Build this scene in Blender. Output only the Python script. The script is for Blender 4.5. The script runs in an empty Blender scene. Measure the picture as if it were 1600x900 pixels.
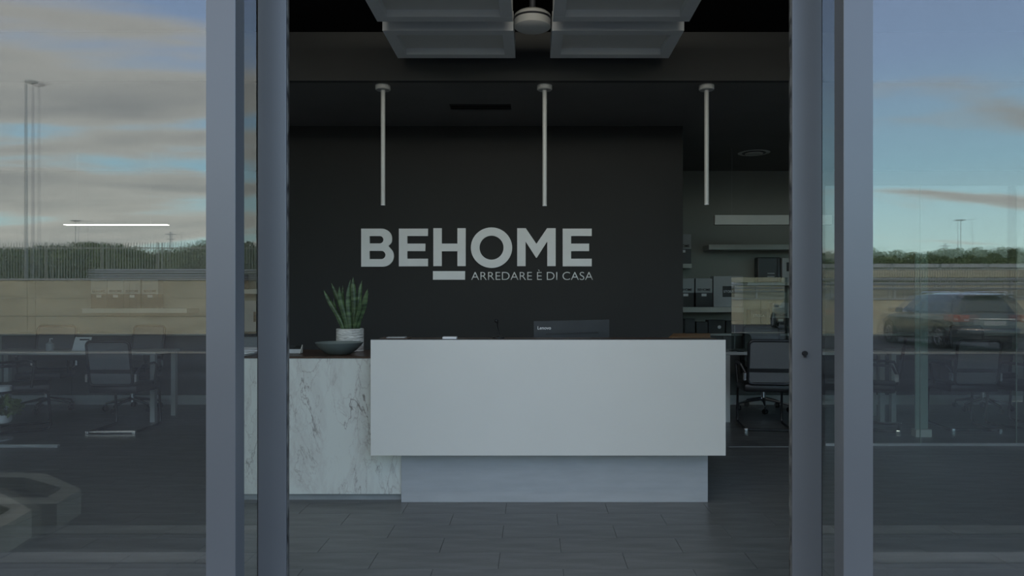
import bpy, bmesh, math, random
from mathutils import Vector, Matrix
import numpy as np
PI = math.pi
random.seed(7)
S = bpy.context.scene
C = S.collection
F = 1067.0; CX = 833.0; CY = 467.0; H = 1.31      # focal length, vanishing point (pixels of 1600x900), eye height
DD = 2.30                                          # facade glass plane
# ------------------------------------------------------------------ camera
cam = bpy.data.cameras.new('camera'); co = bpy.data.objects.new('camera', cam); C.objects.link(co)
co.location = (0, 0, H); co.rotation_euler = (PI/2, 0, 0)
cam.sensor_width = 36; cam.lens = F/1600*36
cam.shift_x = -(CX-800)/1600; cam.shift_y = (CY-450)/1600
cam.clip_start = 0.05; cam.clip_end = 2000
S.camera = co
S.view_settings.view_transform = 'Standard'; S.view_settings.look = 'None'
S.view_settings.gamma = 1; S.view_settings.use_curve_mapping = False
S.view_settings.exposure = 0.35
SKY = 1.0
# ------------------------------------------------------------------ sky
w = bpy.data.worlds.new('sky'); S.world = w; w.use_nodes = True
nt = w.node_tree; nt.nodes.clear(); L = nt.links.new
def N(t, **k):
    n = nt.nodes.new(t)
    for a, b in k.items(): setattr(n, a, b)
    return n
def MA(op, a, b=None, c=None, clamp=False):
    n = N('ShaderNodeMath', operation=op); n.use_clamp = clamp
    for i, v in enumerate((a, b, c)):
        if v is None: continue
        if isinstance(v, (int, float)): n.inputs[i].default_value = v
        else: L(v, n.inputs[i])
    return n.outputs[0]
def RAMP(fac, stops, interp='LINEAR'):
    n = N('ShaderNodeValToRGB'); n.color_ramp.interpolation = interp
    e = n.color_ramp.elements
    while len(e) < len(stops): e.new(0.5)
    for i, (p, c) in enumerate(stops): e[i].position = p; e[i].color = (*c, 1)
    L(fac, n.inputs[0]); return n.outputs[0]
tc = N('ShaderNodeTexCoord'); sx = N('ShaderNodeSeparateXYZ'); L(tc.outputs['Generated'], sx.inputs[0])
X, Y, Z = sx.outputs
zc = MA('MAXIMUM', Z, 0.0)
den = MA('ADD', zc, 0.10)
cm = N('ShaderNodeCombineXYZ')
L(MA('DIVIDE', X, den), cm.inputs[0]); L(MA('DIVIDE', Y, den), cm.inputs[1])
mp = N('ShaderNodeMapping'); L(cm.outputs[0], mp.inputs[0])
mp.inputs['Rotation'].default_value = (0, 0, math.radians(35)); mp.inputs['Scale'].default_value = (0.5, 1.2, 1)
mp.inputs['Location'].default_value = (8.8, 1.1, 0.4)
nz = N('ShaderNodeTexNoise'); nz.inputs['Scale'].default_value = 0.95; nz.inputs['Detail'].default_value = 9
nz.inputs['Roughness'].default_value = 0.52; nz.inputs['Distortion'].default_value = 0.35; L(mp.outputs[0], nz.inputs['Vector'])
cov = MA('ADD', nz.outputs['Fac'], MA('MULTIPLY', X, -0.09))
low = MA('SUBTRACT', 0.16, zc); cov = MA('ADD', cov, MA('MULTIPLY', MA('MAXIMUM', low, 0), 0.75))
cl = RAMP(cov, [(0.505, (0, 0, 0)), (0.60, (1, 1, 1))], 'EASE')
base = RAMP(zc, [(0.0, (1.55, 1.85, 1.60)), (0.07, (1.20, 1.70, 1.70)), (0.17, (0.85, 1.40, 1.70)), (0.30, (0.70, 1.00, 1.50)), (0.45, (0.66, 0.84, 1.32)), (1.0, (0.56, 0.64, 0.88))])
shade = RAMP(nz.outputs['Fac'], [(0.44, (1.48, 1.42, 1.30)), (0.56, (1.10, 1.09, 1.02)), (0.68, (0.74, 0.75, 0.74))])
mx = N('ShaderNodeMix', data_type='RGBA'); L(MA('MULTIPLY', cl, 0.92), mx.inputs['Factor']); L(base, mx.inputs['A']); L(shade, mx.inputs['B'])
bg = N('ShaderNodeBackground'); L(mx.outputs['Result'], bg.inputs[0]); bg.inputs[1].default_value = SKY
ow = N('ShaderNodeOutputWorld'); L(bg.outputs[0], ow.inputs[0])
# ------------------------------------------------------------------ sun (low and warm, from behind the building)
sd = bpy.data.lights.new('sun', 'SUN'); so = bpy.data.objects.new('sun', sd); C.objects.link(so)
sd.energy = 1.1; sd.color = (1.0, 0.83, 0.60); sd.angle = math.radians(1.0)
so.rotation_euler = Vector((0.35, 1.0, 0.56)).to_track_quat('Z', 'Y').to_euler()
so.location = (2, 12, 12)

# ------------------------------------------------------------------ materials
def mat(name, col, rough=0.5, metal=0.0, var=0.08, scale=6.0, bump=0.0, bscale=80.0, emit=None, estr=0.0, stretch=(1, 1, 1), spec=0.5, coat=0.0, col2=None):
    m = bpy.data.materials.new(name); m.use_nodes = True; t = m.node_tree
    b = t.nodes['Principled BSDF']; b.inputs['Roughness'].default_value = rough; b.inputs['Metallic'].default_value = metal
    b.inputs['Specular IOR Level'].default_value = spec; b.inputs['Coat Weight'].default_value = coat
    c = t.nodes.new('ShaderNodeTexCoord'); mp = t.nodes.new('ShaderNodeMapping'); mp.inputs['Scale'].default_value = stretch
    t.links.new(c.outputs['Object'], mp.inputs[0])
    n = t.nodes.new('ShaderNodeTexNoise'); n.inputs['Scale'].default_value = scale; n.inputs['Detail'].default_value = 5
    t.links.new(mp.outputs[0], n.inputs['Vector'])
    r = t.nodes.new('ShaderNodeValToRGB'); e = r.color_ramp.elements
    e[0].position = 0.35; e[1].position = 0.65
    a = [max(0, v*(1-var)) for v in col]; d = [min(1, v*(1+var)) for v in col] if col2 is None else list(col2)
    e[0].color = (*a, 1); e[1].color = (*d, 1)
    t.links.new(n.outputs['Fac'], r.inputs[0]); t.links.new(r.outputs[0], b.inputs['Base Color'])
    if bump:
        n2 = t.nodes.new('ShaderNodeTexNoise'); n2.inputs['Scale'].default_value = bscale; n2.inputs['Detail'].default_value = 3
        t.links.new(mp.outputs[0], n2.inputs['Vector'])
        bp = t.nodes.new('ShaderNodeBump'); bp.inputs['Strength'].default_value = bump; bp.inputs['Distance'].default_value = 0.01
        t.links.new(n2.outputs['Fac'], bp.inputs['Height']); t.links.new(bp.outputs[0], b.inputs['Normal'])
    if emit:
        b.inputs['Emission Color'].default_value = (*emit, 1); b.inputs['Emission Strength'].default_value = estr
    return m
def glass(name, tint, r0):
    m = bpy.data.materials.new(name); m.use_nodes = True; t = m.node_tree; t.nodes.clear()
    tr = t.nodes.new('ShaderNodeBsdfTransparent'); gl = t.nodes.new('ShaderNodeBsdfGlossy'); gl.inputs['Roughness'].default_value = 0.0
    n = t.nodes.new('ShaderNodeTexNoise'); n.inputs['Scale'].default_value = 0.5
    r = t.nodes.new('ShaderNodeValToRGB'); r.color_ramp.elements[0].color = (*[v*0.985 for v in tint], 1); r.color_ramp.elements[1].color = (*tint, 1)
    c = t.nodes.new('ShaderNodeTexCoord'); t.links.new(c.outputs['Object'], n.inputs['Vector']); t.links.new(n.outputs['Fac'], r.inputs[0]); t.links.new(r.outputs[0], tr.inputs[0])
    gl.inputs['Color'].default_value = (1, 1, 1, 1)
    lw = t.nodes.new('ShaderNodeLayerWeight'); lw.inputs['Blend'].default_value = 0.5
    p = t.nodes.new('ShaderNodeMath'); p.operation = 'POWER'; p.inputs[1].default_value = 5; t.links.new(lw.outputs['Facing'], p.inputs[0])
    q = t.nodes.new('ShaderNodeMath'); q.operation = 'MULTIPLY_ADD'; q.inputs[1].default_value = 1-r0; q.inputs[2].default_value = r0; q.use_clamp = True
    t.links.new(p.outputs[0], q.inputs[0])
    mx = t.nodes.new('ShaderNodeMixShader'); t.links.new(q.outputs[0], mx.inputs[0]); t.links.new(tr.outputs[0], mx.inputs[1]); t.links.new(gl.outputs[0], mx.inputs[2])
    o = t.nodes.new('ShaderNodeOutputMaterial'); t.links.new(mx.outputs[0], o.inputs[0]); return m
def marble():
    m = bpy.data.materials.new('white_marble'); m.use_nodes = True; t = m.node_tree; b = t.nodes['Principled BSDF']; b.inputs['Roughness'].default_value = 0.35
    c = t.nodes.new('ShaderNodeTexCoord')
    mp = t.nodes.new('ShaderNodeMapping'); mp.inputs['Rotation'].default_value = (0, math.radians(34), 0); mp.inputs['Scale'].default_value = (1.5, 1, 0.62); t.links.new(c.outputs['Object'], mp.inputs[0])
    def noise(sc, det, dist=0.0, rg=0.55):
        n = t.nodes.new('ShaderNodeTexNoise'); n.inputs['Scale'].default_value = sc; n.inputs['Detail'].default_value = det; n.inputs['Distortion'].default_value = dist; n.inputs['Roughness'].default_value = rg
        t.links.new(mp.outputs[0], n.inputs['Vector']); return n.outputs['Fac']
    def m2(op, a, bb):
        n = t.nodes.new('ShaderNodeMath'); n.operation = op
        for i, v in enumerate((a, bb)):
            if v is None: continue
            if isinstance(v, (int, float)): n.inputs[i].default_value = v
            else: t.links.new(v, n.inputs[i])
        return n.outputs[0]
    def vein(fac, wd):
        d = m2('ABSOLUTE', m2('SUBTRACT', fac, 0.5), None)
        n = t.nodes.new('ShaderNodeMapRange'); n.inputs['From Min'].default_value = 0; n.inputs['From Max'].default_value = wd; n.inputs['To Min'].default_value = 1; n.inputs['To Max'].default_value = 0
        t.links.new(d, n.inputs['Value']); return n.outputs[0]
    msk = t.nodes.new('ShaderNodeMapRange'); msk.inputs['From Min'].default_value = 0.42; msk.inputs['From Max'].default_value = 0.62; t.links.new(noise(2.2, 3), msk.inputs['Value'])
    v1 = m2('MULTIPLY', vein(noise(2.1, 10, 0.5, 0.58), 0.008), msk.outputs[0])
    v2 = m2('MULTIPLY', vein(noise(5.0, 8, 0.5, 0.6), 0.012), m2('MULTIPLY', msk.outputs[0], 0.55))
    haze = m2('MULTIPLY', vein(noise(1.7, 10, 0.4, 0.64), 0.05), 0.17)
    vo = t.nodes.new('ShaderNodeTexVoronoi'); vo.feature = 'DISTANCE_TO_EDGE'; vo.inputs['Scale'].default_value = 4.2
    dn = t.nodes.new('ShaderNodeTexNoise'); dn.inputs['Scale'].default_value = 5.0; dn.inputs['Detail'].default_value = 6; t.links.new(mp.outputs[0], dn.inputs['Vector'])
    vm = t.nodes.new('ShaderNodeVectorMath'); vm.operation = 'MULTIPLY_ADD'; vm.inputs[1].default_value = (0.45, 0.45, 0.45); t.links.new(dn.outputs['Color'], vm.inputs[0]); t.links.new(mp.outputs[0], vm.inputs[2]); t.links.new(vm.outputs[0], vo.inputs['Vector'])
    vr = t.nodes.new('ShaderNodeMapRange'); vr.inputs['From Max'].default_value = 0.035; vr.inputs['To Min'].default_value = 1; vr.inputs['To Max'].default_value = 0; t.links.new(vo.outputs['Distance'], vr.inputs['Value'])
    m3 = t.nodes.new('ShaderNodeMapRange'); m3.inputs['From Min'].default_value = 0.46; m3.inputs['From Max'].default_value = 0.60; t.links.new(noise(1.5, 3), m3.inputs['Value'])
    v3 = m2('MULTIPLY', m2('MULTIPLY', vr.outputs[0], m3.outputs[0]), 0.55)
    f = m2('MINIMUM', m2('ADD', m2('ADD', m2('ADD', v1, v3), v2), haze), 1.0)
    r = t.nodes.new('ShaderNodeValToRGB'); e = r.color_ramp.elements; e[0].color = (0.66, 0.69, 0.65, 1); e[1].color = (0.22, 0.21, 0.19, 1); e.new(0.35).color = (0.55, 0.55, 0.52, 1)
    t.links.new(f, r.inputs[0]); t.links.new(r.outputs[0], b.inputs['Base Color']); return m

M = {}
M['alu'] = mat('satin_aluminium', (0.17, 0.18, 0.195), 0.36, 0.35, 0.02, 3, 0.02, 300)
M['alu_dark'] = mat('dark_aluminium', (0.10, 0.105, 0.115), 0.4, 0.6, 0.05)
M['seal'] = mat('rubber_seal', (0.02, 0.02, 0.022), 0.7)
M['brush'] = mat('brush_seal', (0.05, 0.05, 0.05), 0.5, 0.3, 0.6, 30, col2=(0.2, 0.2, 0.19), stretch=(1, 1, 0.5))
M['glass'] = glass('facade_glass', (0.94, 0.955, 0.945), 0.10)
M['glass_b'] = glass('facade_glass_inner', (0.94, 0.955, 0.945), 0.05)
M['glass_c'] = glass('door_glass', (0.90, 0.925, 0.91), 0.11)
M['glass2'] = glass('partition_glass', (0.94, 0.97, 0.955), 0.03)
M['plexi'] = glass('screen_glass', (0.80, 0.84, 0.83), 0.16)
M['white'] = mat('white_lacquer', (0.69, 0.69, 0.655), 0.32, 0, 0.01, 3)
M['grey_panel'] = mat('grey_wood_panel', (0.40, 0.42, 0.44), 0.45, 0, 0.05, 4, 0.03, 30, stretch=(1, 1, 6))
M['plinth'] = mat('plinth_grey', (0.33, 0.35, 0.36), 0.45, 0.2)
M['dark_wood'] = mat('dark_wood_top', (0.075, 0.045, 0.03), 0.28, 0, 0.4, 5, stretch=(1, 8, 8))
M['amber_wood'] = mat('amber_wood', (0.20, 0.11, 0.045), 0.3, 0, 0.3, 5, stretch=(1, 8, 8))
M['marble'] = marble()
M['wall_dark'] = mat('charcoal_wall_paint', (0.023, 0.024, 0.023), 0.75, 0, 0.06, 2)
M['wall_grey'] = mat('grey_green_wall_paint', (0.30, 0.32, 0.29), 0.8, 0, 0.03, 1.5)
M['beam'] = mat('dark_soffit_paint', (0.062, 0.064, 0.060), 0.8, 0, 0.05, 2)
M['black_ceiling'] = mat('black_ceiling_paint', (0.006, 0.006, 0.006), 0.9, spec=0.1)
M['ceil'] = mat('dark_ceiling_paint', (0.17, 0.165, 0.155), 0.8, 0, 0.05, 2)
M['tile'] = mat('slate_tile', (0.135, 0.140, 0.138), 0.32, 0, 0.22, 3.0, 0.10, 40, stretch=(0.9, 5, 1))
M['grout'] = mat('grout', (0.03, 0.03, 0.032), 0.8)
M['coffer'] = mat('white_coffer', (0.80, 0.82, 0.80), 0.6, 0, 0.01)
M['coffer_in'] = mat('warm_coffer_inset', (0.74, 0.74, 0.68), 0.7, 0, 0.01)
M['lamp_white'] = mat('white_lamp_paint', (0.55, 0.56, 0.53), 0.4, 0, 0.02)
M['sign'] = mat('sign_grey_white', (0.88, 0.90, 0.89), 0.5, 0, 0.02)
M['black'] = mat('black_plastic', (0.012, 0.012, 0.014), 0.4, 0, 0.1)
M['black_g'] = mat('graphite_plastic', (0.028, 0.031, 0.036), 0.35, 0, 0.1)
M['mesh'] = mat('grey_mesh_fabric', (0.15, 0.155, 0.16), 0.85, 0, 0.15, 300, 0.2, 600)
M['chrome'] = mat('chrome', (0.75, 0.76, 0.78), 0.12, 1.0, 0.02)
M['side_grey'] = mat('charcoal_cabinet_door', (0.10, 0.105, 0.105), 0.5, 0, 0.04)
M['desk'] = mat('light_grey_desk', (0.42, 0.44, 0.43), 0.4, 0, 0.03)
M['shelf'] = mat('shelf_beige_grey', (0.58, 0.60, 0.56), 0.5, 0, 0.03)
M['box_grey'] = mat('pale_grey_card', (0.44, 0.47, 0.48), 0.6, 0, 0.03)
M['paper'] = mat('white_paper', (0.80, 0.82, 0.84), 0.6, 0, 0.03)
M['pot'] = mat('textured_white_ceramic', (0.62, 0.63, 0.60), 0.6, 0, 0.25, 14, 1.0, 30, stretch=(1, 1, 5))
M['bowl'] = mat('grey_green_ceramic', (0.15, 0.18, 0.17), 0.4, 0, 0.08)
M['soil'] = mat('soil', (0.03, 0.022, 0.015), 0.95, 0, 0.4, 60, 0.5, 90)
M['leaf'] = mat('sansevieria_leaf', (0.028, 0.058, 0.024), 0.4, 0, 0.3, 9, col2=(0.10, 0.165, 0.07), stretch=(1, 1, 5))
M['asphalt'] = mat('asphalt', (0.055, 0.056, 0.060), 0.85, 0, 0.25, 0.9, 0.4, 70)
M['paving'] = mat('paving_slab', (0.25, 0.255, 0.26), 0.8, 0, 0.08, 3)
M['kerb'] = mat('kerb_stone', (0.42, 0.42, 0.39), 0.8, 0, 0.1, 4, 0.2, 60)
M['concrete'] = mat('beige_concrete', (0.62, 0.55, 0.38), 0.85, 0, 0.14, 0.8, 0.2, 20, stretch=(1, 1, 3))
M['concrete_g'] = mat('planter_concrete', (0.50, 0.48, 0.38), 0.85, 0, 0.1, 4, 0.2, 60)
M['galv'] = mat('galvanised_steel', (0.40, 0.42, 0.43), 0.5, 0.3, 0.06)
M['fence'] = mat('fence_steel', (0.45, 0.46, 0.42), 0.5, 0.2, 0.06)
M['earth'] = mat('dry_grass_bank', (0.20, 0.185, 0.11), 0.9, 0, 0.3, 0.5, col2=(0.34, 0.31, 0.20))
M['foliage'] = mat('foliage', (0.09, 0.14, 0.045), 0.7, 0, 0.3, 1.4, col2=(0.24, 0.31, 0.12))
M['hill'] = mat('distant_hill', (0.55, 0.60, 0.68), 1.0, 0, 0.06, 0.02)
M['paint_line'] = mat('worn_line_paint', (0.65, 0.60, 0.45), 0.8, 0, 0.1)
M['facade'] = mat('facade_panel', (0.30, 0.31, 0.33), 0.6, 0.2, 0.03)
M['car'] = mat('dark_car_paint', (0.05, 0.053, 0.062), 0.22, 0.4, 0.03, coat=1.0)
M['car_glass'] = mat('car_glass', (0.03, 0.045, 0.045), 0.05, 0, 0.05, spec=1.0)
M['tyre'] = mat('tyre_rubber', (0.015, 0.015, 0.015), 0.8)
M['rim'] = mat('alloy_rim', (0.45, 0.45, 0.47), 0.3, 0.9)
M['red_lens'] = mat('red_lamp_lens', (0.45, 0.04, 0.03), 0.15, 0, 0.1)
M['clear_lens'] = mat('clear_lamp_lens', (0.7, 0.68, 0.66), 0.15, 0, 0.1)
M['led'] = mat('lit_led', (0.9, 0.9, 0.85), 0.4, emit=(1.0, 0.97, 0.88), estr=2.2)
M['green_glass'] = mat('green_glass_edge', (0.26, 0.36, 0.32), 0.3, 0, 0.05)
M['skin_red'] = mat('red_dot', (0.4, 0.05, 0.04), 0.5)

# ------------------------------------------------------------------ mesh helpers
OFF = {}
class MB:
    def __init__(s): s.v = []; s.f = []
    def add(s, vs, fs):
        o = len(s.v); s.v += [tuple(v) for v in vs]; s.f += [tuple(i+o for i in f) for f in fs]; return s
    def box(s, x0, x1, y0, y1, z0, z1, b=0.0):
        if b <= 0:
            return s.add([(x, y, z) for z in (z0, z1) for x, y in ((x0, y0), (x1, y0), (x1, y1), (x0, y1))],
                         [(3, 2, 1, 0), (4, 5, 6, 7), (0, 1, 5, 4), (1, 2, 6, 5), (2, 3, 7, 6), (3, 0, 4, 7)])
        bm = bmesh.new(); bmesh.ops.create_cube(bm, size=1)
        for v in bm.verts: v.co = Vector(((x0+x1)/2+v.co.x*(x1-x0), (y0+y1)/2+v.co.y*(y1-y0), (z0+z1)/2+v.co.z*(z1-z0)))
        bmesh.ops.bevel(bm, geom=list(bm.edges), offset=b, segments=2, profile=0.5, affect='EDGES')
        return s.bm(bm)
    def bm(s, bm):
        bm.verts.index_update()
        s.add([v.co[:] for v in bm.verts], [[v.index for v in f.verts] for f in bm.faces]); bm.free(); return s
    def tube(s, pts, r, n=10, closed=False):
        pts = [Vector(p) for p in pts]; R = r if isinstance(r, (list, tuple)) else [r]*len(pts)
        rings = []; up = None
        for i, p in enumerate(pts):
            if closed: d = pts[(i+1) % len(pts)]-pts[i-1]
            else: d = pts[min(i+1, len(pts)-1)]-pts[max(i-1, 0)]
            d.normalize()
            if up is None: up = Vector((0, 0, 1)) if abs(d.z) < 0.9 else Vector((1, 0, 0))
            a = d.cross(up)
            if a.length < 1e-4: a = d.cross(Vector((0, 1, 0)))
            a.normalize(); b = a.cross(d); up = b
            rings.append([p+(a*math.cos(2*PI*k/n)+b*math.sin(2*PI*k/n))*R[i] for k in range(n)])
        vs = [v for r_ in rings for v in r_]; fs = []; m = len(rings)
        for i in range(m if closed else m-1):
            j = (i+1) % m
            for k in range(n): fs.append((i*n+k, i*n+(k+1) % n, j*n+(k+1) % n, j*n+k))
        if not closed: fs += [tuple(range(n))[::-1], tuple((m-1)*n+k for k in range(n))]
        return s.add(vs, fs)
    def lathe(s, prof, c=(0, 0, 0), n=40, axis='Z'):
        vs = []; m = len(prof)
        for k in range(n):
            a = 2*PI*k/n
            for r, z in prof:
                p = (r*math.cos(a), r*math.sin(a), z)
                if axis == 'X': p = (p[2], p[0], p[1])
                if axis == 'Y': p = (p[0], p[2], p[1])
                vs.append((p[0]+c[0], p[1]+c[1], p[2]+c[2]))
        fs = [(k*m+i, ((k+1) % n)*m+i, ((k+1) % n)*m+i+1, k*m+i+1) for k in range(n) for i in range(m-1)]
        return s.add(vs, fs)
    def prism(s, pts, z0, z1):
        n = len(pts); vs = [(x, y, z0) for x, y in pts]+[(x, y, z1) for x, y in pts]
        return s.add(vs, [tuple(range(n))[::-1], tuple(range(n, 2*n))]+[(i, (i+1) % n, n+(i+1) % n, n+i) for i in range(n)])
    def xf(s, mtx):
        s.v = [tuple(mtx @ Vector(v)) for v in s.v]; return s
def mesh_of(name, mb, m, off=(0, 0, 0), smooth=False):
    me = bpy.data.meshes.new(name)
    me.from_pydata([(v[0]-off[0], v[1]-off[1], v[2]-off[2]) for v in mb.v], [], mb.f)
    bm = bmesh.new(); bm.from_mesh(me); bmesh.ops.remove_doubles(bm, verts=bm.verts, dist=1e-6); bmesh.ops.recalc_face_normals(bm, faces=bm.faces); bm.to_mesh(me); bm.free()
    me.materials.append(M[m] if isinstance(m, str) else m)
    if smooth:
        for p in me.polygons: p.use_smooth = True
        me.set_sharp_from_angle(angle=math.radians(38))
    return me
def thing(name, label, cat, loc=(0, 0, 0), group=None):
    o = bpy.data.objects.new(name, None); C.objects.link(o); o.location = loc; o.empty_display_size = 0.1
    o['label'] = label; o['category'] = cat
    if group: o['group'] = group
    OFF[o.name] = tuple(loc); return o
def part(name, mb, m, parent, smooth=False, label=None, kind=None):
    off = OFF[parent.name]; me = mesh_of(name, mb, m, off, smooth)
    o = bpy.data.objects.new(name, me); C.objects.link(o); o.parent = parent; OFF[o.name] = off
    if label: o['label'] = label
    if kind: o['kind'] = kind
    return o
def solo(name, mb, m, label, cat, loc=(0, 0, 0), smooth=False, group=None, kind=None):
    o = bpy.data.objects.new(name, mesh_of(name, mb, m, loc, smooth)); C.objects.link(o); o.location = loc
    o['label'] = label; o['category'] = cat; OFF[o.name] = tuple(loc)
    if group: o['group'] = group
    if kind: o['kind'] = kind
    return o
def struct(name, mb, m, label=None, smooth=False, cat=None):
    o = bpy.data.objects.new(name, mesh_of(name, mb, m, (0, 0, 0), smooth)); C.objects.link(o); o['kind'] = 'structure'
    o['label'] = label or name.replace('_', ' '); o['category'] = cat or name.split('_')[0]; OFF[o.name] = (0, 0, 0); return o
def copy_tree(o, parent=None):
    c = o.copy(); C.objects.link(c); OFF[c.name] = OFF.get(o.name, (0, 0, 0))
    if parent: c.parent = parent
    for ch in list(o.children): copy_tree(ch, c)
    return c
def px(x, Yd): return (x-CX)/F*Yd
def pz(y, Yd): return H-(y-CY)/F*Yd
def P(x, y, Yd): return Vector((px(x, Yd), Yd, pz(y, Yd)))
def RY(yv): return 2*DD-yv           # distance seen in the glass -> real position behind the camera
def text_mesh(name, txt, width, m, parent, origin, depth=0.002, facing='-Y', size_y=None, yaw=0, flip=False, heavy=0.0):
    cu = bpy.data.curves.new(name, 'FONT'); cu.body = txt; cu.size = 1; cu.extrude = 0; cu.offset = heavy
    to = bpy.data.objects.new('tmp', cu); C.objects.link(to); dg = bpy.context.evaluated_depsgraph_get(); dg.update()
    me = bpy.data.meshes.new_from_object(to.evaluated_get(dg)); bpy.data.objects.remove(to); bpy.data.curves.remove(cu)
    xs = [v.co.x for v in me.vertices]; ys = [v.co.y for v in me.vertices]
    sx_ = width/(max(xs)-min(xs)); sy_ = sx_ if size_y is None else size_y/(max(ys)-min(ys)); x0 = min(xs); y0 = min(ys)
    bm = bmesh.new(); bm.from_mesh(me)
    r = bmesh.ops.extrude_face_region(bm, geom=list(bm.faces)); ext = set(e for e in r['geom'] if isinstance(e, bmesh.types.BMVert))
    off = Vector(OFF[parent.name]); c, s_ = math.cos(yaw), math.sin(yaw)
    for v in bm.verts:
        d = -depth if v in ext else 0.0
        lx = (v.co.x-x0)*sx_; lz = (v.co.y-y0)*sy_
        v.co = Vector((origin[0]+lx*c-d*s_, origin[1]+lx*s_+d*c, origin[2]+lz))-off
    bmesh.ops.recalc_face_normals(bm, faces=bm.faces); bm.to_mesh(me); bm.free()
    me.materials.clear(); me.materials.append(M[m]); me.name = name
    o = bpy.data.objects.new(name, me); C.objects.link(o); o.parent = parent; OFF[o.name] = tuple(off); return o

# ================================================================== THE SETTING
YB = 5.13; YW = 6.48; YF = 8.75; ZC = H+341/F*YB; ZU = H+417/F*YB      # beam, logo wall, far wall, low and high ceiling
XL, XR = -7.2, 7.2
floor = struct('floor', MB().box(XL, XR, DD-0.15, YF, -0.12, -0.004), 'grout', 'dark slate-look tiled showroom floor')
tiles = []; pw, pd = 0.63, 0.213
for r in range(-4, 26):
    y0 = 3.313+pd*r
    if y0 > YF: break
    ox = -0.17 if r % 2 == 0 else 0.145
    for k in range(-12, 13):
        x0 = ox+pw*k
        a, b = max(x0, XL+0.02), min(x0+pw, XR-0.02); c, d = max(y0, DD+0.02), min(y0+pd, YF-0.02)
        if b-a < 0.02 or d-c < 0.02: continue
        seen = c > 2.9 and c < 5.5 and px(0, d)-0.1 < b and px(1600, d)+0.1 > a
        tiles.append((seen, (a+0.0012, b-0.0012, c+0.0012, d-0.0012)))
rest = MB()
tm = {}
for seen, (a, b, c, d) in tiles:
    if not seen: rest.box(a, b, c, d, -0.004, 0.0); continue
    key = (round(b-a, 3), round(d-c, 3))
    if key not in tm: tm[key] = mesh_of('tile', MB().box(0, b-a, 0, d-c, -0.004, 0.0), 'tile')
    o = bpy.data.objects.new('tile', tm[key]); C.objects.link(o); o.parent = floor; o.location = (a, c, random.uniform(-0.0002, 0.0003))
part('tile_field', rest, 'tile', floor, kind='stuff')

wl = struct('wall_logo', MB().box(-2.45, px(1067, YW), YW, YW+0.14, 0, ZC), 'wall_dark', 'charcoal wall behind the reception desk')
struct('wall_back', MB().box(XL, XR, YF, YF+0.15, 0, ZC), 'wall_grey', 'grey green far wall of the showroom')
struct('wall_left', MB().box(XL-0.15, XL, DD-0.1, YF+0.15, 0, ZU+0.4), 'wall_grey', 'left side wall of the showroom')
struct('wall_right', MB().box(XR, XR+0.15, DD-0.1, YF+0.15, 0, ZU+0.4), 'wall_grey', 'right side wall of the showroom')
struct('ceiling_rear', MB().box(XL, XR, YB+0.05, YF+0.15, ZC, ZC+0.1), 'ceil', 'lower dark ceiling behind the beam', cat='ceiling')
struct('trim_beam', MB().box(XL, XR, YB, YB+0.05, ZC, ZU+0.05), 'beam', 'dark soffit face above the desk', cat='beam')
struct('ceiling_front', MB().box(XL, XR, DD-0.1, YB+0.02, ZU, ZU+0.15), 'black_ceiling', 'black high ceiling over the entrance', cat='ceiling')
struct('roof', MB().box(XL-0.3, XR+0.3, DD-0.25, YF+0.4, ZU+0.4, ZU+0.7), 'facade')
struct('wall_header', MB().box(XL-0.5, XR+0.5, DD-0.2, DD+0.2, 3.30, 7.2), 'facade', 'facade panel above the glazing')  # unseen; height chosen so its shadow covers the near yard
struct('wall_facade', MB().box(XL-6, XL-0.1, DD-0.2, DD+0.2, 0, 7.2).box(XR+0.1, XR+6, DD-0.2, DD+0.2, 0, 7.2), 'facade', 'facade beside the glazing')
struct('baseboard_back', MB().box(XL, XR, YF-0.015, YF, 0, 0.07), 'shelf')
struct('trim_floor_joint', MB().box(px(1139, 6.05), 2.55, 6.04, 6.055, 0.0002, 0.002), 'galv', 'thin metal floor joint', cat='trim')

# ---- outside ground
struct('asphalt_yard', MB().box(-120, 120, -420, 1.08, -0.12, -0.01), 'asphalt', 'dark asphalt yard in front of the shop', cat='ground')
pv = struct('pavement', MB().box(XL-5, XR+5, 1.22, DD-0.15, -0.1, 0.0), 'grout', 'paving strip before the entrance', cat='paving')
sm = mesh_of('paving_slab', MB().box(0.002, 0.598, 0.002, 0.461, 0, 0.006), 'paving')
for i in range(-8, 8):
    for j in range(2):
        o = bpy.data.objects.new('paving_slab', sm); C.objects.link(o); o.parent = pv; o.location = (i*0.6+0.05, 1.22+j*0.463, 0)
km = mesh_of('kerb_stone', MB().box(0.004, 0.996, 1.08, 1.22, -0.1, 0.012, 0.006), 'kerb')
for i in range(-6, 6):
    o = bpy.data.objects.new('kerb_stone', km); C.objects.link(o); o.parent = pv; o.location = (i*1.0+0.33, 0, 0)

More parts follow.
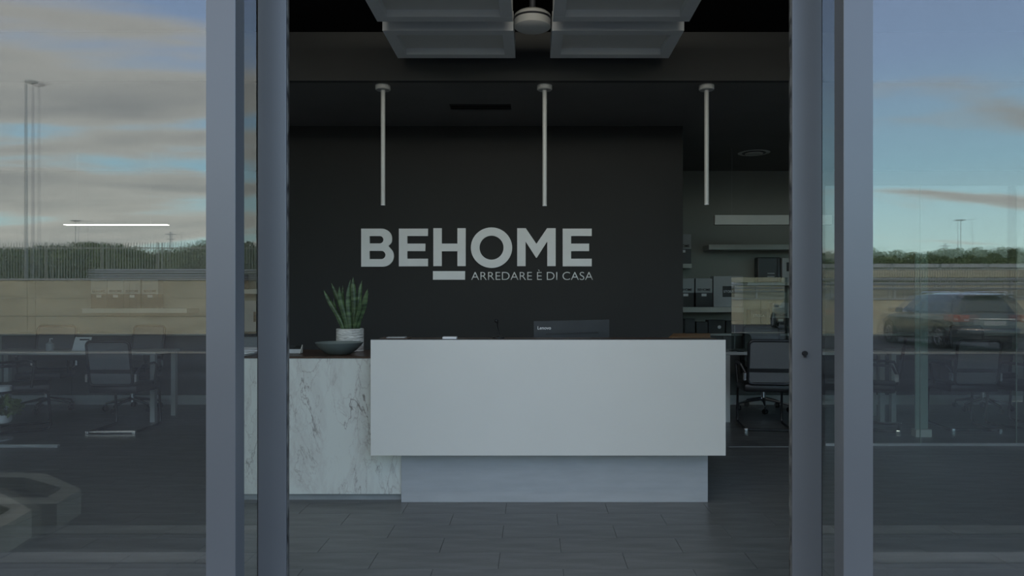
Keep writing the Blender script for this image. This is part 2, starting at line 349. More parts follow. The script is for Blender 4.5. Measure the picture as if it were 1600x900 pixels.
# ================================================================== ENTRANCE
def sheet(x0, x1, yc, z0, z1, rot):      # one glass sheet turned a touch about its middle, as sealed units are
    xm = (x0+x1)/2; d = math.tan(rot)*(x1-x0)/2
    return MB().add([(x0, yc-d, z0), (x1, yc+d, z0), (x1, yc+d, z1), (x0, yc-d, z1)], [(0, 1, 2, 3)])
def bay(name, x0, x1, lab):
    t = thing(name, lab, 'window', ((x0+x1)/2, DD, 0)); t['kind'] = 'structure'
    sgn = -1 if x1 < 0 else 1
    inner = (x1 if sgn < 0 else x0)
    fw = 0.0985
    part('stile', MB().box(x0, x0+fw, 2.26, 2.33, 0, 3.3, 0.002), 'alu', t)
    part('stile', MB().box(x1-fw, x1, 2.26, 2.33, 0, 3.3, 0.002), 'alu', t)
    part('bottom_rail', MB().box(x0+fw, x1-fw, 2.26, 2.33, 0, 0.09, 0.002), 'alu', t)
    part('top_rail', MB().box(x0+fw, x1-fw, 2.26, 2.33, 3.2, 3.3, 0.002), 'alu', t)
    part('gasket', MB().box(x0+fw, x0+fw+0.004, 2.285, 2.315, 0.09, 3.2).box(x1-fw-0.004, x1-fw, 2.285, 2.315, 0.09, 3.2), 'seal', t)
    part('pane', sheet(x0+fw, x1-fw, 2.293, 0.09, 3.2, 0.0), 'glass', t)
    part('pane', sheet(x0+fw, x1-fw, 2.309, 0.09, 3.2, -0.0065), 'glass_b', t)
    return t
xl1 = px(368, 2.26); xr0 = px(1318, 2.26)
bay('window_1', -2.30, xl1, 'tall fixed glass panel left of the open doors')
bay('window_2', xr0, 2.34, 'tall fixed glass panel right of the open doors')
bay('window_3', -4.6, -2.34, 'outer left glazing of the facade')
bay('window_4', 2.38, 4.64, 'outer right glazing of the facade')
bay('window_5', -7.0, -4.64, 'outermost left glazing of the facade')
bay('window_6', 4.68, 7.0, 'outermost right glazing of the facade')
def leaf(name, xa, xb, side, lab):        # xa: edge facing the opening; side -1 left leaf, +1 right leaf
    t = thing(name, lab, 'door', (xa, 2.495, 0)); t['kind'] = 'structure'
    out = xa+side*1.22
    lo, hi = sorted((xa, xb)); lo2, hi2 = sorted((out, out-side*0.095))
    part('stile', MB().box(lo, hi, 2.48, 2.512, 0.01, 3.2, 0.002), 'alu', t)
    part('stile', MB().box(lo2, hi2, 2.48, 2.512, 0.01, 3.2, 0.002), 'alu_dark', t)
    g0, g1 = sorted((xb, out-side*0.095))
    part('bottom_rail', MB().box(g0, g1, 2.48, 2.512, 0.01, 0.10, 0.002), 'alu', t)
    part('top_rail', MB().box(g0, g1, 2.48, 2.512, 3.1, 3.2, 0.002), 'alu', t)
    part('pane', sheet(g0, g1, 2.50, 0.10, 3.1, 0.0), 'glass_c', t)
    e0, e1 = sorted((xa, xa-side*0.003))
    part('brush_seal', MB().box(e0, e1, 2.488, 2.504, 0.02, 3.19), 'brush', t)
    q0, q1 = sorted((xb, xb+side*0.004))
    part('gasket', MB().box(q0, q1, 2.484, 2.51, 0.1, 3.1), 'seal', t)
    return t
leaf('door_1', px(447, 2.48), px(403, 2.48), -1, 'left sliding glass door leaf, slid open')
d2 = leaf('door_2', px(1238, 2.48), px(1284, 2.48), 1, 'right sliding glass door leaf, slid open, with small lock')
lp = P(1257, 552, 2.48)
part('lock', MB().lathe([(0.0, -0.010), (0.0085, -0.010), (0.0095, -0.006), (0.0095, 0.002)], (lp.x, 2.48, lp.z), 20, 'Y').box(lp.x-0.003, lp.x+0.003, 2.468, 2.479, lp.z-0.014, lp.z), 'black', d2, True)
struct('trim_door_track', MB().box(-2.3, 2.34, 2.335, 2.56, 3.2, 3.3), 'alu', 'sliding door track above the opening', cat='trim')
struct('trim_threshold', MB().box(-2.3, 2.34, 2.26, 2.56, -0.003, 0.004), 'galv', 'metal door threshold', cat='trim')

# ================================================================== RECEPTION DESK
YP = 4.27; YBS = 4.40
t = thing('reception_desk', 'white fronted reception desk on recessed grey base with dark wood top', 'desk', (0.1, YBS, 0))
x0, x1 = px(579, YP), px(1134, YP); zt, zb = pz(531, YP), pz(712, YP)
part('front_panel', MB().box(x0, x1, YP, YP+0.03, zb, zt, 0.0015), 'white', t, label='large glossy white front panel')
part('base', MB().box(px(627, YBS), px(1106, YBS), YBS, 4.62, 0.0, zb+0.1, 0.001), 'grey_panel', t, label='recessed grey base panel')
part('carcass', MB().box(px(627, YBS)+.003, x1-0.02, YP+0.031, 4.62, zb+0.02, zt-0.03), 'white', t)
part('worktop', MB().box(x0, x1, YP+0.031, 4.63, zt-0.028, zt-0.006, 0.002), 'dark_wood', t, label='dark brown wood top')
part('top_edge', MB().box(x0, x1, YP, YP+0.028, zt+0.0005, zt+0.004), 'black_g', t)
rt = MB().prism([(0.92, 4.635), (x1, 4.635), (1.335, 5.16), (1.06, 5.16)], zt-0.028, zt-0.004)
part('side_worktop', rt, 'amber_wood', t, label='amber brown return worktop at the right end')
part('side_panel', MB().prism([(1.0, 4.66), (1.17, 4.66), (1.28, 5.12), (1.11, 5.12)], 0, zt-0.03), 'grey_panel', t)
part('inner_worktop', MB().box(-.84, 0.9, 4.66, 5.12, 0.72, 0.75), 'desk', t)
part('modesty_panel', MB().box(-.84, 0.9, 4.63, 4.655, 0.0, 0.9), 'grey_panel', t)

YM = 4.42; mt = pz(560, YM)
t = thing('marble_counter', 'low white marble counter with grey veins left of the reception desk', 'counter', (-1.4, YM, 0))
mx0 = -2.03; mx1 = px(627, YM)
part('marble_front', MB().box(mx0, mx1, YM, YM+0.03, pz(772, YM), mt, 0.001), 'marble', t)
part('marble_side', MB().box(mx0, mx0+0.03, YM+0.031, 5.0, pz(772, YM), mt), 'marble', t)
part('carcass', MB().box(mx0+0.035, mx1, YM+0.031, 5.0, 0.05, mt-0.002), 'white', t)
part('plinth', MB().box(mx0+0.03, mx1-0.006, YM+0.035, 4.9, 0, pz(772, YM)-0.001), 'plinth', t, label='grey recessed plinth')
part('top_slab', MB().box(mx0-0.003, mx1-0.16, YM-0.004, 5.0, mt+0.001, mt+0.013), 'dark_wood', t, label='thin dark top')
ZT = mt+0.013

# ---- plant pot
pc = P(547, 556, 4.855); pc.z = ZT
t = thing('potted_snake_plant', 'green snake plant with upright blades in a textured white pot', 'plant', pc)
pr = 0.0955; ph = 0.162
part('pot', MB().lathe([(0.0, 0.0), (pr-0.004, 0.0), (pr, 0.004), (pr, ph-0.003), (pr-0.003, ph), (pr-0.010, ph), (pr-0.012, ph-0.02), (0.0, ph-0.02)], pc, 56), 'pot', t, True)
part('soil', MB().lathe([(0, ph-0.012), (0.05, ph-0.008), (pr-0.013, ph-0.014), (pr-0.013, ph-0.019), (0, ph-0.019)], pc, 24), 'soil', t, True)
def blade(bx, by, tx, ty, h, wd, tw):
    mb = MB(); n = 14; vs = []
    for i in range(n+1):
        u = i/n; ww = wd*(0.55+0.9*u-0.55*u*u)*(1-u**5*0.97)*0.95
        cx_ = bx+(tx-bx)*(u**1.15)+0.006*math.sin(u*5+tw*3); cy_ = by+(ty-by)*(u**1.15); z = ph-0.02+h*u
        a = tw+u*0.5
        for s_, dpt in ((-1, 0.0), (-0.5, 0.3), (0, 0.42), (0.5, 0.3), (1, 0.0)):
            lx = s_*ww/2; ly = (0.42-dpt)*ww*0.55
            vs.append((pc.x+cx_+lx*math.cos(a)-ly*math.sin(a), pc.y+cy_+lx*math.sin(a)+ly*math.cos(a), pc.z+z))
        for s_, dpt in ((0.5, 0.3), (0, 0.42), (-0.5, 0.3)):
            lx = s_*ww/2; ly = (0.42-dpt)*ww*0.55-0.004*(1-u*0.7)
            vs.append((pc.x+cx_+lx*math.cos(a)-ly*math.sin(a), pc.y+cy_+lx*math.sin(a)+ly*math.cos(a), pc.z+z))
    fs = [(i*8+k, i*8+(k+1) % 8, (i+1)*8+(k+1) % 8, (i+1)*8+k) for i in range(n) for k in range(8)]
    fs += [tuple(range(8))[::-1], tuple(n*8+k for k in range(8))]
    return mb.add(vs, fs)
for a in [(-0.035, -0.02, -0.165, -0.02, 0.275, 0.034, 0.15), (-0.03, 0.02, -0.130, 0.03, 0.325, 0.034, -0.25), (-0.012, -0.03, -0.055, -0.05, 0.30, 0.040, 0.3),
          (0.010, 0.015, 0.018, 0.03, 0.365, 0.038, -0.15), (0.006, -0.035, 0.010, -0.03, 0.345, 0.036, 0.5), (0.028, 0.03, 0.070, 0.06, 0.345, 0.032, 0.1),
          (0.040, -0.015, 0.130, -0.03, 0.285, 0.036, -0.3), (0.045, 0.01, 0.118, 0.02, 0.255, 0.032, 0.6), (-0.02, 0.035, -0.075, 0.07, 0.31, 0.03, 0.9),
          (0.035, -0.035, 0.085, -0.07, 0.235, 0.03, -0.7), (-0.045, 0.0, -0.115, 0.0, 0.22, 0.03, 0.8), (0.0, 0.03, 0.045, 0.05, 0.30, 0.028, -0.9)]:
    part('leaf', blade(*[v*1.06 for v in a[:5]], a[5]*1.5, a[6]), 'leaf', t, True)
# ---- bowl
bc = P(530, 558, 4.582); bc.z = ZT
t = thing('serving_bowl', 'wide shallow grey green bowl on the marble counter before the pot', 'bowl', bc)
part('bowl_body', MB().lathe([(0, 0), (0.055, 0), (0.075, 0.004), (0.115, 0.030), (0.144, 0.060), (0.156, 0.080), (0.153, 0.082), (0.140, 0.062), (0.108, 0.038), (0.07, 0.012), (0, 0.01)], bc, 56), 'bowl', t, True)
# ---- papers, card holder
pp = P(386, 557, 4.62); pp.z = ZT
t = thing('paper_pile', 'loose pile of white papers at the left of the marble counter', 'papers', pp)
for k in range(7):
    a = random.uniform(-0.35, 0.35); m_ = Matrix.Translation((pp.x-0.05+random.uniform(-.02, .02), pp.y+random.uniform(-.02, .02), ZT+0.001+k*0.0052)) @ Matrix.Rotation(a, 4, 'Z')
    part('sheet', MB().box(-0.105, 0.105, -0.148, 0.148, 0, 0.0035).xf(m_), 'paper', t)
hp = P(460, 558, 4.60)
t = thing('card_holder', 'small clear card holder standing beside the grey bowl', 'holder', (hp.x, 4.60, ZT))
part('back_plate', MB().box(hp.x-0.085, hp.x+0.036, 4.66, 4.664, ZT, ZT+0.055), 'glass2', t)
part('base_plate', MB().box(hp.x-0.085, hp.x+0.036, 4.60, 4.659, ZT, ZT+0.004), 'glass2', t)
part('side_plate', MB().prism([(0, 0), (0.059, 0), (0.059, 0.055)], 0, 0.004).xf(Matrix.Translation((hp.x+0.032, 4.60, ZT+0.0045)) @ Matrix(((0, 0, 1, 0), (1, 0, 0, 0), (0, 1, 0, 0), (0, 0, 0, 1)))), 'shelf', t)
part('card', MB().box(hp.x-0.08, hp.x+0.03, 4.645, 4.652, ZT+0.0045, ZT+0.03), 'box_grey', t)
# ---- things on the desk
ZD = zt-0.0055
p = P(703, 529, 4.40); solo('white_card_stack', MB().box(p.x-0.045, p.x+0.045, 4.37, 4.43, ZD, ZD+0.018, 0.002), 'paper', 'small white block of cards on the desk top, left of microphone', 'cards', (p.x, 4.4, ZD))
p = P(617, 529, 4.45); t = thing('wooden_tray', 'small brown wooden tray at the left end of the desk', 'tray', (p.x, 4.47, ZD))
part('tray_base', MB().box(p.x-0.09, p.x+0.09, 4.40, 4.55, ZD, ZD+0.008), 'dark_wood', t)
part('tray_card', MB().box(p.x-0.05, p.x+0.07, 4.42, 4.50, ZD+0.0085, ZD+0.013), 'box_grey', t)
mc = P(779, 527, 4.55)
t = thing('gooseneck_microphone', 'black gooseneck microphone rising behind the white desk', 'microphone', (mc.x, 4.55, ZD))
part('base', MB().lathe([(0, 0), (0.04, 0), (0.04, 0.008), (0.012, 0.014), (0, 0.014)], (mc.x, 4.55, ZD), 28), 'black', t, True)
part('neck', MB().tube([(mc.x, 4.55, ZD+0.014)]+[(mc.x+0.003*math.sin(i*.8)-0.0001*i*i*.9, 4.55-0.0004*i*i, ZD+0.014+0.0105*i) for i in range(1, 10)], 0.0035, 8), 'black', t, True)
part('head', MB().lathe([(0, -0.013), (0.008, -0.010), (0.0125, 0), (0.0115, 0.008), (0.006, 0.013), (0, 0.014)], (mc.x-0.013, 4.51, ZD+0.115), 20), 'black', t, True)
YMo = 4.95
t = thing('desk_monitor', 'dark graphite computer monitor seen from behind over the desk', 'monitor', (px(893, YMo), YMo, 0.75))
ax, bx = px(834, YMo), px(953, YMo); ztm = pz(501, YMo)
part('housing', MB().add([(ax, YMo, 0.80), (bx, YMo+0.04, 0.80), (bx, YMo+0.075, 0.80), (ax, YMo+0.035, 0.80), (ax, YMo, ztm-0.004), (bx, YMo+0.04, ztm+0.006), (bx, YMo+0.075, ztm+0.006), (ax, YMo+0.035, ztm-0.004)],
    [(3, 2, 1, 0), (4, 5, 6, 7), (0, 1, 5, 4), (1, 2, 6, 5), (2, 3, 7, 6), (3, 0, 4, 7)]), 'black_g', t)
yaw = math.atan2(0.04, bx-ax)
sl0, sl1 = px(853, YMo), px(936, YMo)
part('vent_slot', MB().add([(sl0, YMo-0.0035+0.04*(sl0-ax)/(bx-ax), pz(523, YMo)), (sl1, YMo-0.0035+0.04*(sl1-ax)/(bx-ax), pz(521.5, YMo)), (sl1, YMo-0.0035+0.04*(sl1-ax)/(bx-ax), pz(518.5, YMo)), (sl0, YMo-0.0035+0.04*(sl0-ax)/(bx-ax), pz(521, YMo)),
    (sl0, YMo+0.04*(sl0-ax)/(bx-ax)+.001, pz(523, YMo)), (sl1, YMo+0.04*(sl1-ax)/(bx-ax)+.001, pz(521.5, YMo)), (sl1, YMo+0.04*(sl1-ax)/(bx-ax)+.001, pz(518.5, YMo)), (sl0, YMo+0.04*(sl0-ax)/(bx-ax)+.001, pz(521, YMo))],
    [(0, 1, 2, 3), (7, 6, 5, 4), (0, 4, 5, 1), (1, 5, 6, 2), (2, 6, 7, 3), (3, 7, 4, 0)]), 'black', t)
part('stand', MB().box((ax+bx)/2-0.03, (ax+bx)/2+0.03, YMo+0.08, YMo+0.10, 0.758, 0.95).box((ax+bx)/2-0.03, (ax+bx)/2+0.03, YMo+0.04, YMo+0.10, 0.92, 0.95), 'black_g', t)
part('foot', MB().box((ax+bx)/2-0.11, (ax+bx)/2+0.11, YMo+0.0, YMo+0.17, 0.7505, 0.7575, 0.003), 'black_g', t)
text_mesh('lettering', 'Lenovo', px(861, YMo)-px(840, YMo), 'paper', t, (px(840, YMo), YMo-0.0005+0.04*0.06, pz(515, YMo)), 0.001, yaw=yaw, heavy=0.012)

# ================================================================== LOGO
def cc(x, y): return (px(440+x/3.2, YW), pz(320+y/3.2, YW))
sign = thing('wall_lettering', 'raised pale grey shop lettering with small tagline on charcoal wall', 'sign', (px(746, YW), YW, pz(400, YW)))
def glyph(name, loops, m='sign'):
    cu = bpy.data.curves.new('g', 'CURVE'); cu.dimensions = '2D'; cu.fill_mode = 'BOTH'; cu.extrude = 0.009
    for lp_ in loops:
        sp = cu.splines.new('POLY'); sp.points.add(len(lp_)-1); sp.use_cyclic_u = True
        for i, q in enumerate(lp_):
            a, b = cc(*q); sp.points[i].co = (a, b, 0, 1)
    to = bpy.data.objects.new('tmp', cu); C.objects.link(to); dg = bpy.context.evaluated_depsgraph_get(); dg.update()
    me = bpy.data.meshes.new_from_object(to.evaluated_get(dg)); bpy.data.objects.remove(to); bpy.data.curves.remove(cu)
    off = OFF[sign.name]
    for v in me.vertices: v.co = (v.co.x-off[0], YW-0.0095-v.co.z-off[1], v.co.y-off[2])
    me.flip_normals(); me.materials.clear(); me.materials.append(M[m]); me.name = name
    o = bpy.data.objects.new(name, me); C.objects.link(o); o.parent = sign; OFF[o.name] = off
def arc(cx_, cy_, rx, ry, a0, a1, n=18): return [(cx_+rx*math.cos(math.radians(a0+(a1-a0)*i/n)), cy_+ry*math.sin(math.radians(a0+(a1-a0)*i/n))) for i in range(n+1)]
B = [(400, 120)]+arc(500, 168, 54, 48, -90, 0)+arc(512, 178, 42, 32, 0, 50, 6)+[(536, 207)]+arc(508, 257, 55, 53, -45, 90)+[(400, 310)]
glyph('letter', [B, [(442, 157)]+arc(492, 175.5, 19, 18.5, -90, 90)+[(442, 194)], [(442, 231)]+arc(500, 251.5, 21, 20.5, -90, 90)+[(442, 272)]])
def E(a): return [(a, 120), (a+145, 120), (a+145, 157), (a+42, 157), (a+42, 195), (a+132, 195), (a+132, 232), (a+42, 232), (a+42, 270), (a+145, 270), (a+145, 308), (a, 308)]
glyph('letter', [E(588)])
glyph('letter', [[(760, 118), (802, 118), (802, 195), (880, 195), (880, 118), (921, 118), (921, 307), (880, 307), (880, 233), (802, 233), (802, 307), (760, 307)]])
glyph('letter', [arc(1050, 215, 103, 101, 0, 352.5, 47), arc(1050, 215, 60, 60, 0, 352.5, 47)])
glyph('letter', [[(1178, 118), (1221, 118), (1274, 196), (1327, 118), (1370, 118), (1370, 307), (1328, 307), (1328, 184), (1276, 265), (1272, 265), (1220, 184), (1220, 307), (1178, 307)]])
glyph('letter', [E(1405)])
glyph('underline_bar', [[(758, 332), (918, 332), (918, 375), (758, 375)]])
o0 = cc(948, 376)
tg_ = text_mesh('tagline', 'ARREDARE È DI CASA', cc(1557, 0)[0]-cc(948, 0)[0], 'sign', sign, (o0[0], YW-0.0005, o0[1]), 0.006, size_y=cc(0, 325)[1]-cc(0, 376)[1], heavy=-0.008)

tg_['kind'] = 'stuff'
# ================================================================== CEILING FITTINGS
def coffer(x0, x1, y0, y1, z0, lab):
    t = thing('coffered_ceiling_panel', lab, 'ceiling panel', ((x0+x1)/2, (y0+y1)/2, z0), 'white coffered ceiling panels above the desk')
    f = 0.075; hh = 0.13
    part('frame_side', MB().box(x0, x1, y0, y0+f, z0, z0+hh, .002), 'coffer', t)
    part('frame_side', MB().box(x0, x1, y1-f, y1, z0, z0+hh, .002), 'coffer', t)
    part('frame_side', MB().box(x0, x0+f, y0+f, y1-f, z0, z0+hh, .002), 'coffer', t)
    part('frame_side', MB().box(x1-f, x1, y0+f, y1-f, z0, z0+hh, .002), 'coffer', t)
    part('inset', MB().box(x0+f, x1-f, y0+f, y1-f, z0+0.045, z0+0.06), 'coffer_in', t)
    for sx_ in (x0+0.1, x1-0.1):
        part('suspension_rod', MB().tube([(sx_, (y0+y1)/2, z0+0.06), (sx_, (y0+y1)/2, ZU)], 0.004, 6), 'alu_dark', t)
dz = 1.75
for (a, b, s_) in ((-0.984, -0.128, 'left'), (0.124, 0.986, 'right')):
    coffer(a, b, 3.80, 4.312, H+dz, 'white coffered ceiling panel cut by top of photo, '+s_+' one')
    coffer(a, b, 4.456, 4.966, H+dz, 'white coffered ceiling panel in the rear row, '+s_+' one')
t = thing('added_fill_light', 'added unseen fill light above the entrance, brightening the lettering', 'lamp', (0.0, 2.85, ZU-0.1))  # made-up fixture out of view, holds the added fill light
for x_ in (-1.2, 0, 1.2): part('bracket', MB().box(x_-.02, x_+.02, 2.80, 2.84, ZU-.07, ZU), 'alu_dark', t)
part('housing', MB().box(-1.5, 1.5, 2.78, 2.85, ZU-.20, ZU-.07, .004), 'alu_dark', t)
wd_ = bpy.data.lights.new('lettering_fill', 'AREA'); wo = bpy.data.objects.new('lettering_fill', wd_); C.objects.link(wo); wo.location = (0, 2.875, ZU-0.15)  # fill light added out of view to brighten the lettering wall
wd_.shape = 'RECTANGLE'; wd_.size = 2.9; wd_.size_y = 0.08; wd_.spread = math.radians(120)
wd_.energy = 7.5; wd_.color = (1.0, 0.95, 0.86)
wo.rotation_euler = (math.radians(90-25), 0, 0)
yc = 4.45; xc = px(832, yc); zb_ = pz(45, yc)
t = thing('round_ceiling_speaker', 'round grey drum fitting hanging between the coffered ceiling panels', 'ceiling fitting', (xc, yc, zb_))
part('drum', MB().lathe([(0, 0), (0.10, 0), (0.118, 0.01), (0.118, 0.085), (0.10, 0.10), (0.03, 0.105), (0, 0.105)], (xc, yc, zb_), 48), 'coffer_in', t, True)
part('ring', MB().lathe([(0.118, 0.055), (0.123, 0.057), (0.123, 0.066), (0.118, 0.068)], (xc, yc, zb_), 48), 'black_g', t, True)
part('stem', MB().tube([(xc, yc, zb_+0.105), (xc, yc, ZU)], 0.02, 12), 'alu_dark', t, True)
YPn = 5.25
for i, (X_, yb, pos) in enumerate(((598.5, 321, 'left'), (851, 322, 'middle'), (1104, 320, 'right'))):
    xx = px(X_, YPn); z_ = pz(yb, YPn)
    t = thing('pendant_tube_lamp', 'thin white tube pendant lamp, '+pos+' one of the three', 'lamp', (xx, YPn, z_), 'thin white tube pendants over the desk')
    part('canopy', MB().lathe([(0, ZC), (0.058, ZC), (0.058, ZC-0.030), (0.052, ZC-0.036), (0, ZC-0.036)], (xx, YPn, 0), 32), 'lamp_white', t, True)
    part('tube', MB().lathe([(0, z_+0.006), (0.017, z_+0.006), (0.017, ZC-0.036), (0, ZC-0.036)], (xx, YPn, 0), 20), 'lamp_white', t, True)
    part('tip', MB().lathe([(0, z_), (0.0165, z_), (0.0175, z_+0.006), (0, z_+0.006)], (xx, YPn, 0), 20), 'sign', t, True)
dzc = ZC-H
ya, yb = dzc*F/(467-163), dzc*F/(467-171)
t = thing('slot_air_vent', 'long black slot air vent in the ceiling left of middle pendant', 'vent', (px(750, 5.8), (ya+yb)/2, ZC))
part('slot', MB().box(px(702, ya), px(798, ya), ya, yb, ZC-0.004, ZC), 'black', t)
for k in range(1, 3): part('louvre', MB().box(px(702, ya), px(798, ya), ya+(yb-ya)*k/3-.003, ya+(yb-ya)*k/3+.003, ZC-0.007, ZC-0.0045), 'black_ceiling', t)
yv = dzc*F/(467-239); xv = px(1178, yv)
t = thing('round_ceiling_vent', 'round flush ceiling vent beside the right pendant', 'vent', (xv, yv, ZC))
part('outer_ring', MB().lathe([(0.13, ZC-0.002), (0.17, ZC-0.002), (0.175, ZC), (0.13, ZC)], (xv, yv, 0), 40), 'coffer_in', t, True)
part('disc', MB().lathe([(0, ZC-0.02), (0.09, ZC-0.018), (0.10, ZC-0.008), (0, ZC-0.006)], (xv, yv, 0), 40), 'coffer_in', t, True)
part('inner_ring', MB().lathe([(0.108, ZC-0.006), (0.122, ZC-0.006), (0.124, ZC-0.001), (0.108, ZC-0.001)], (xv, yv, 0), 40), 'black_g', t, True)

# ================================================================== REAR OF THE SHOWROOM
def desk(x0, x1, y0, y1, lab, legs=True, deep=False):
    t = thing('office_desk', lab, 'desk', ((x0+x1)/2, y0, 0))
    part('desktop', MB().box(x0, x1, y0, y1, 0.715, 0.745, .003), 'desk', t)
    for X_ in (x0+0.005, x1-0.065):
        for y_ in (y0+0.01, y1-0.07): part('leg', MB().box(X_, X_+0.05, y_, y_+0.05, 0, 0.714), 'desk', t)
    part('cable_tray', MB().box(x0+0.3, x1-0.3, y0+0.3, y0+0.42, 0.63, 0.70), 'alu_dark', t)
    return t
desk(px(1133, 7.24), 3.75, 7.24, 7.74, 'grey office desk right of the white reception desk')
desk(3.80, 5.6, 7.24, 7.74, 'grey office desk behind the right glass panel')
desk(-5.95, px(243, 7.24), 7.24, 7.74, 'grey office desk behind the left glass panel')
# chairs
def ring(w_, z0, z1, y0, tilt, r=0.045, n=6):
    pts = []
    for cx_, cz_, a0 in ((w_-r, z1-r, 0), (-w_+r, z1-r, 90), (-w_+r, z0+r, 180), (w_-r, z0+r, 270)):
        for i in range(n+1):
            a = math.radians(a0+90*i/n); x = cx_+r*math.cos(a); z = cz_+r*math.sin(a)
            pts.append((x, y0-(z-z0)*tilt-0.10*x*x*-1.2, z))
    return pts
def chair(kind):
    if kind == 'visitor': t = thing('visitor_chair', 'chair', 'chair')
    else: t = thing('swivel_chair', 'chair', 'chair')
    part('seat', MB().box(-0.235, 0.235, -0.20, 0.26, 0.385, 0.465, 0.026), 'black', t, True)
    tp = 0.90 if kind == 'visitor' else 0.98
    rp = ring(0.205, 0.47, tp, -0.215, 0.16)
    part('back_frame', MB().tube(rp, 0.014, 8, True), 'black', t, True)
    def panel(z0, z1):
        vs = []
        for yy in (0.004, -0.004):
            for i in range(7):
                x = -0.192+0.384*i/6
                for z in (z0, z1): vs.append((x, -0.215-(z-0.47)*0.16+0.12*x*x+yy, z))
        fs = [(2*i, 2*i+2, 2*i+3, 2*i+1) for i in range(6)]+[(14+2*i+1, 14+2*i+3, 14+2*i+2, 14+2*i) for i in range(6)]
        fs += [(0, 1, 15, 14), (12, 26, 27, 13)]+[(2*i, 14+2*i, 16+2*i, 2*i+2) for i in range(6)]+[(2*i+1, 2*i+3, 17+2*i, 15+2*i) for i in range(6)]
        return MB().add(vs, fs)
    part('back_mesh', panel(0.625, tp-.015), 'mesh', t)
    part('lumbar_bar', panel(0.59, 0.622), 'black', t)
    part('lower_mesh', panel(0.485, 0.585), 'mesh', t)
    for s_ in (-1, 1):
        part('arm', MB().tube([(s_*0.215, -0.21, 0.56), (s_*0.262, -0.17, 0.655), (s_*0.265, 0.06, 0.665), (s_*0.262, 0.12, 0.64), (s_*0.25, 0.10, 0.44)], 0.014, 8), 'black', t, True)
        part('arm_bracket', MB().box(s_*0.235-0.012, s_*0.235+0.012, -0.23, -0.19, 0.50, 0.58, .004), 'chrome', t)
    if kind == 'visitor':
        for s_ in (-1, 1):
            x = s_*0.225
            part('leg_tube', MB().tube([(x, -0.16, 0.40), (x, 0.20, 0.395), (x, 0.235, 0.36), (x, 0.26, 0.06), (x, 0.245, 0.025), (x, 0.20, 0.014), (x, -0.22, 0.014)], 0.0125, 8), 'black', t, True)
            part('glide', MB().box(x-0.016, x+0.016, -0.24, -0.20, 0, 0.03, .004), 'chrome', t)
        part('floor_bar', MB().box(-0.208, 0.208, -0.232, -0.208, 0.008, 0.03, .004), 'chrome', t)
    else:
        part('column', MB().lathe([(0.026, 0.10), (0.026, 0.26), (0.016, 0.26), (0.016, 0.40)], (0, 0, 0), 18), 'chrome', t, True)
        part('mechanism', MB().box(-0.09, 0.09, -0.12, 0.12, 0.365, 0.404, .008), 'black', t)
        for k in range(5):
            a = 2*PI*k/5+0.3; c_, s_ = math.cos(a), math.sin(a)
            part('base_leg', MB().tube([(0.03*c_, 0.03*s_, 0.135), (0.16*c_, 0.16*s_, 0.115), (0.29*c_, 0.29*s_, 0.085)], [0.022, 0.016, 0.012], 8), 'chrome', t, True)
            m_ = Matrix.Translation((0.295*c_, 0.295*s_, 0.03)) @ Matrix.Rotation(a+0.9, 4, 'Z')
            part('caster', MB().lathe([(0, -0.024), (0.026, -0.024), (0.03, -0.018), (0.03, -0.004), (0.012, -0.004), (0.012, 0.004), (0.03, 0.004), (0.03, 0.018), (0.026, 0.024), (0, 0.024)], (0, 0, 0), 16, 'Y').xf(m_).tube([(0.295*c_, 0.295*s_, 0.03), (0.29*c_, 0.29*s_, 0.085)], 0.007, 6), 'black', t, True)
    return t
v0 = chair('visitor'); s0 = chair('swivel')
first = {'visitor': v0, 'swivel': s0}; used = set()
for kind, X_, Y_, rz, lab in (
    ('visitor', px(1207, 6.72), 6.95, -0.12, 'black mesh visitor chair in the doorway view beside the desk'),
    ('visitor', px(170, 6.6), 6.85, 0.02, 'black mesh visitor chair seen square from behind in left glass'),
    ('visitor', px(1525, 6.75), 6.95, -0.05, 'black mesh visitor chair seen from behind in right glass'),
    ('visitor', px(1378, 6.8), 6.95, 1.05, 'narrow angled black chair beside right door frame'),
    ('visitor', px(12, 6.7), 6.85, -0.95, 'dark angled chair cut by left edge of photo'),
    ('visitor', px(1612, 6.9), 7.0, 0.5, 'dark chair cut by right edge of photo'),
    ('swivel', px(1199, 7.9), 8.04, 2.9, 'swivel chair behind the desk nearest the reception'),
    ('swivel', px(1548, 7.9), 8.04, 3.2, 'swivel chair behind the desk in right glass'),
    ('swivel', px(196, 7.9), 8.04, 3.0, 'swivel chair behind the desk in left glass'),
    ('swivel', px(60, 7.9), 8.04, 3.4, 'swivel chair behind left desk near the photo edge')):
    o = first[kind] if kind not in used else copy_tree(first[kind]); used.add(kind)
    o.location = (X_, Y_, 0); o.rotation_euler = (0, 0, rz); o['label'] = lab
    if kind == 'visitor':
        for ch in o.children:
            if ch.name.startswith('floor_bar'): ch.data = ch.data.copy(); ch.data.materials[0] = M['black' if X_ > 0 else 'chrome']
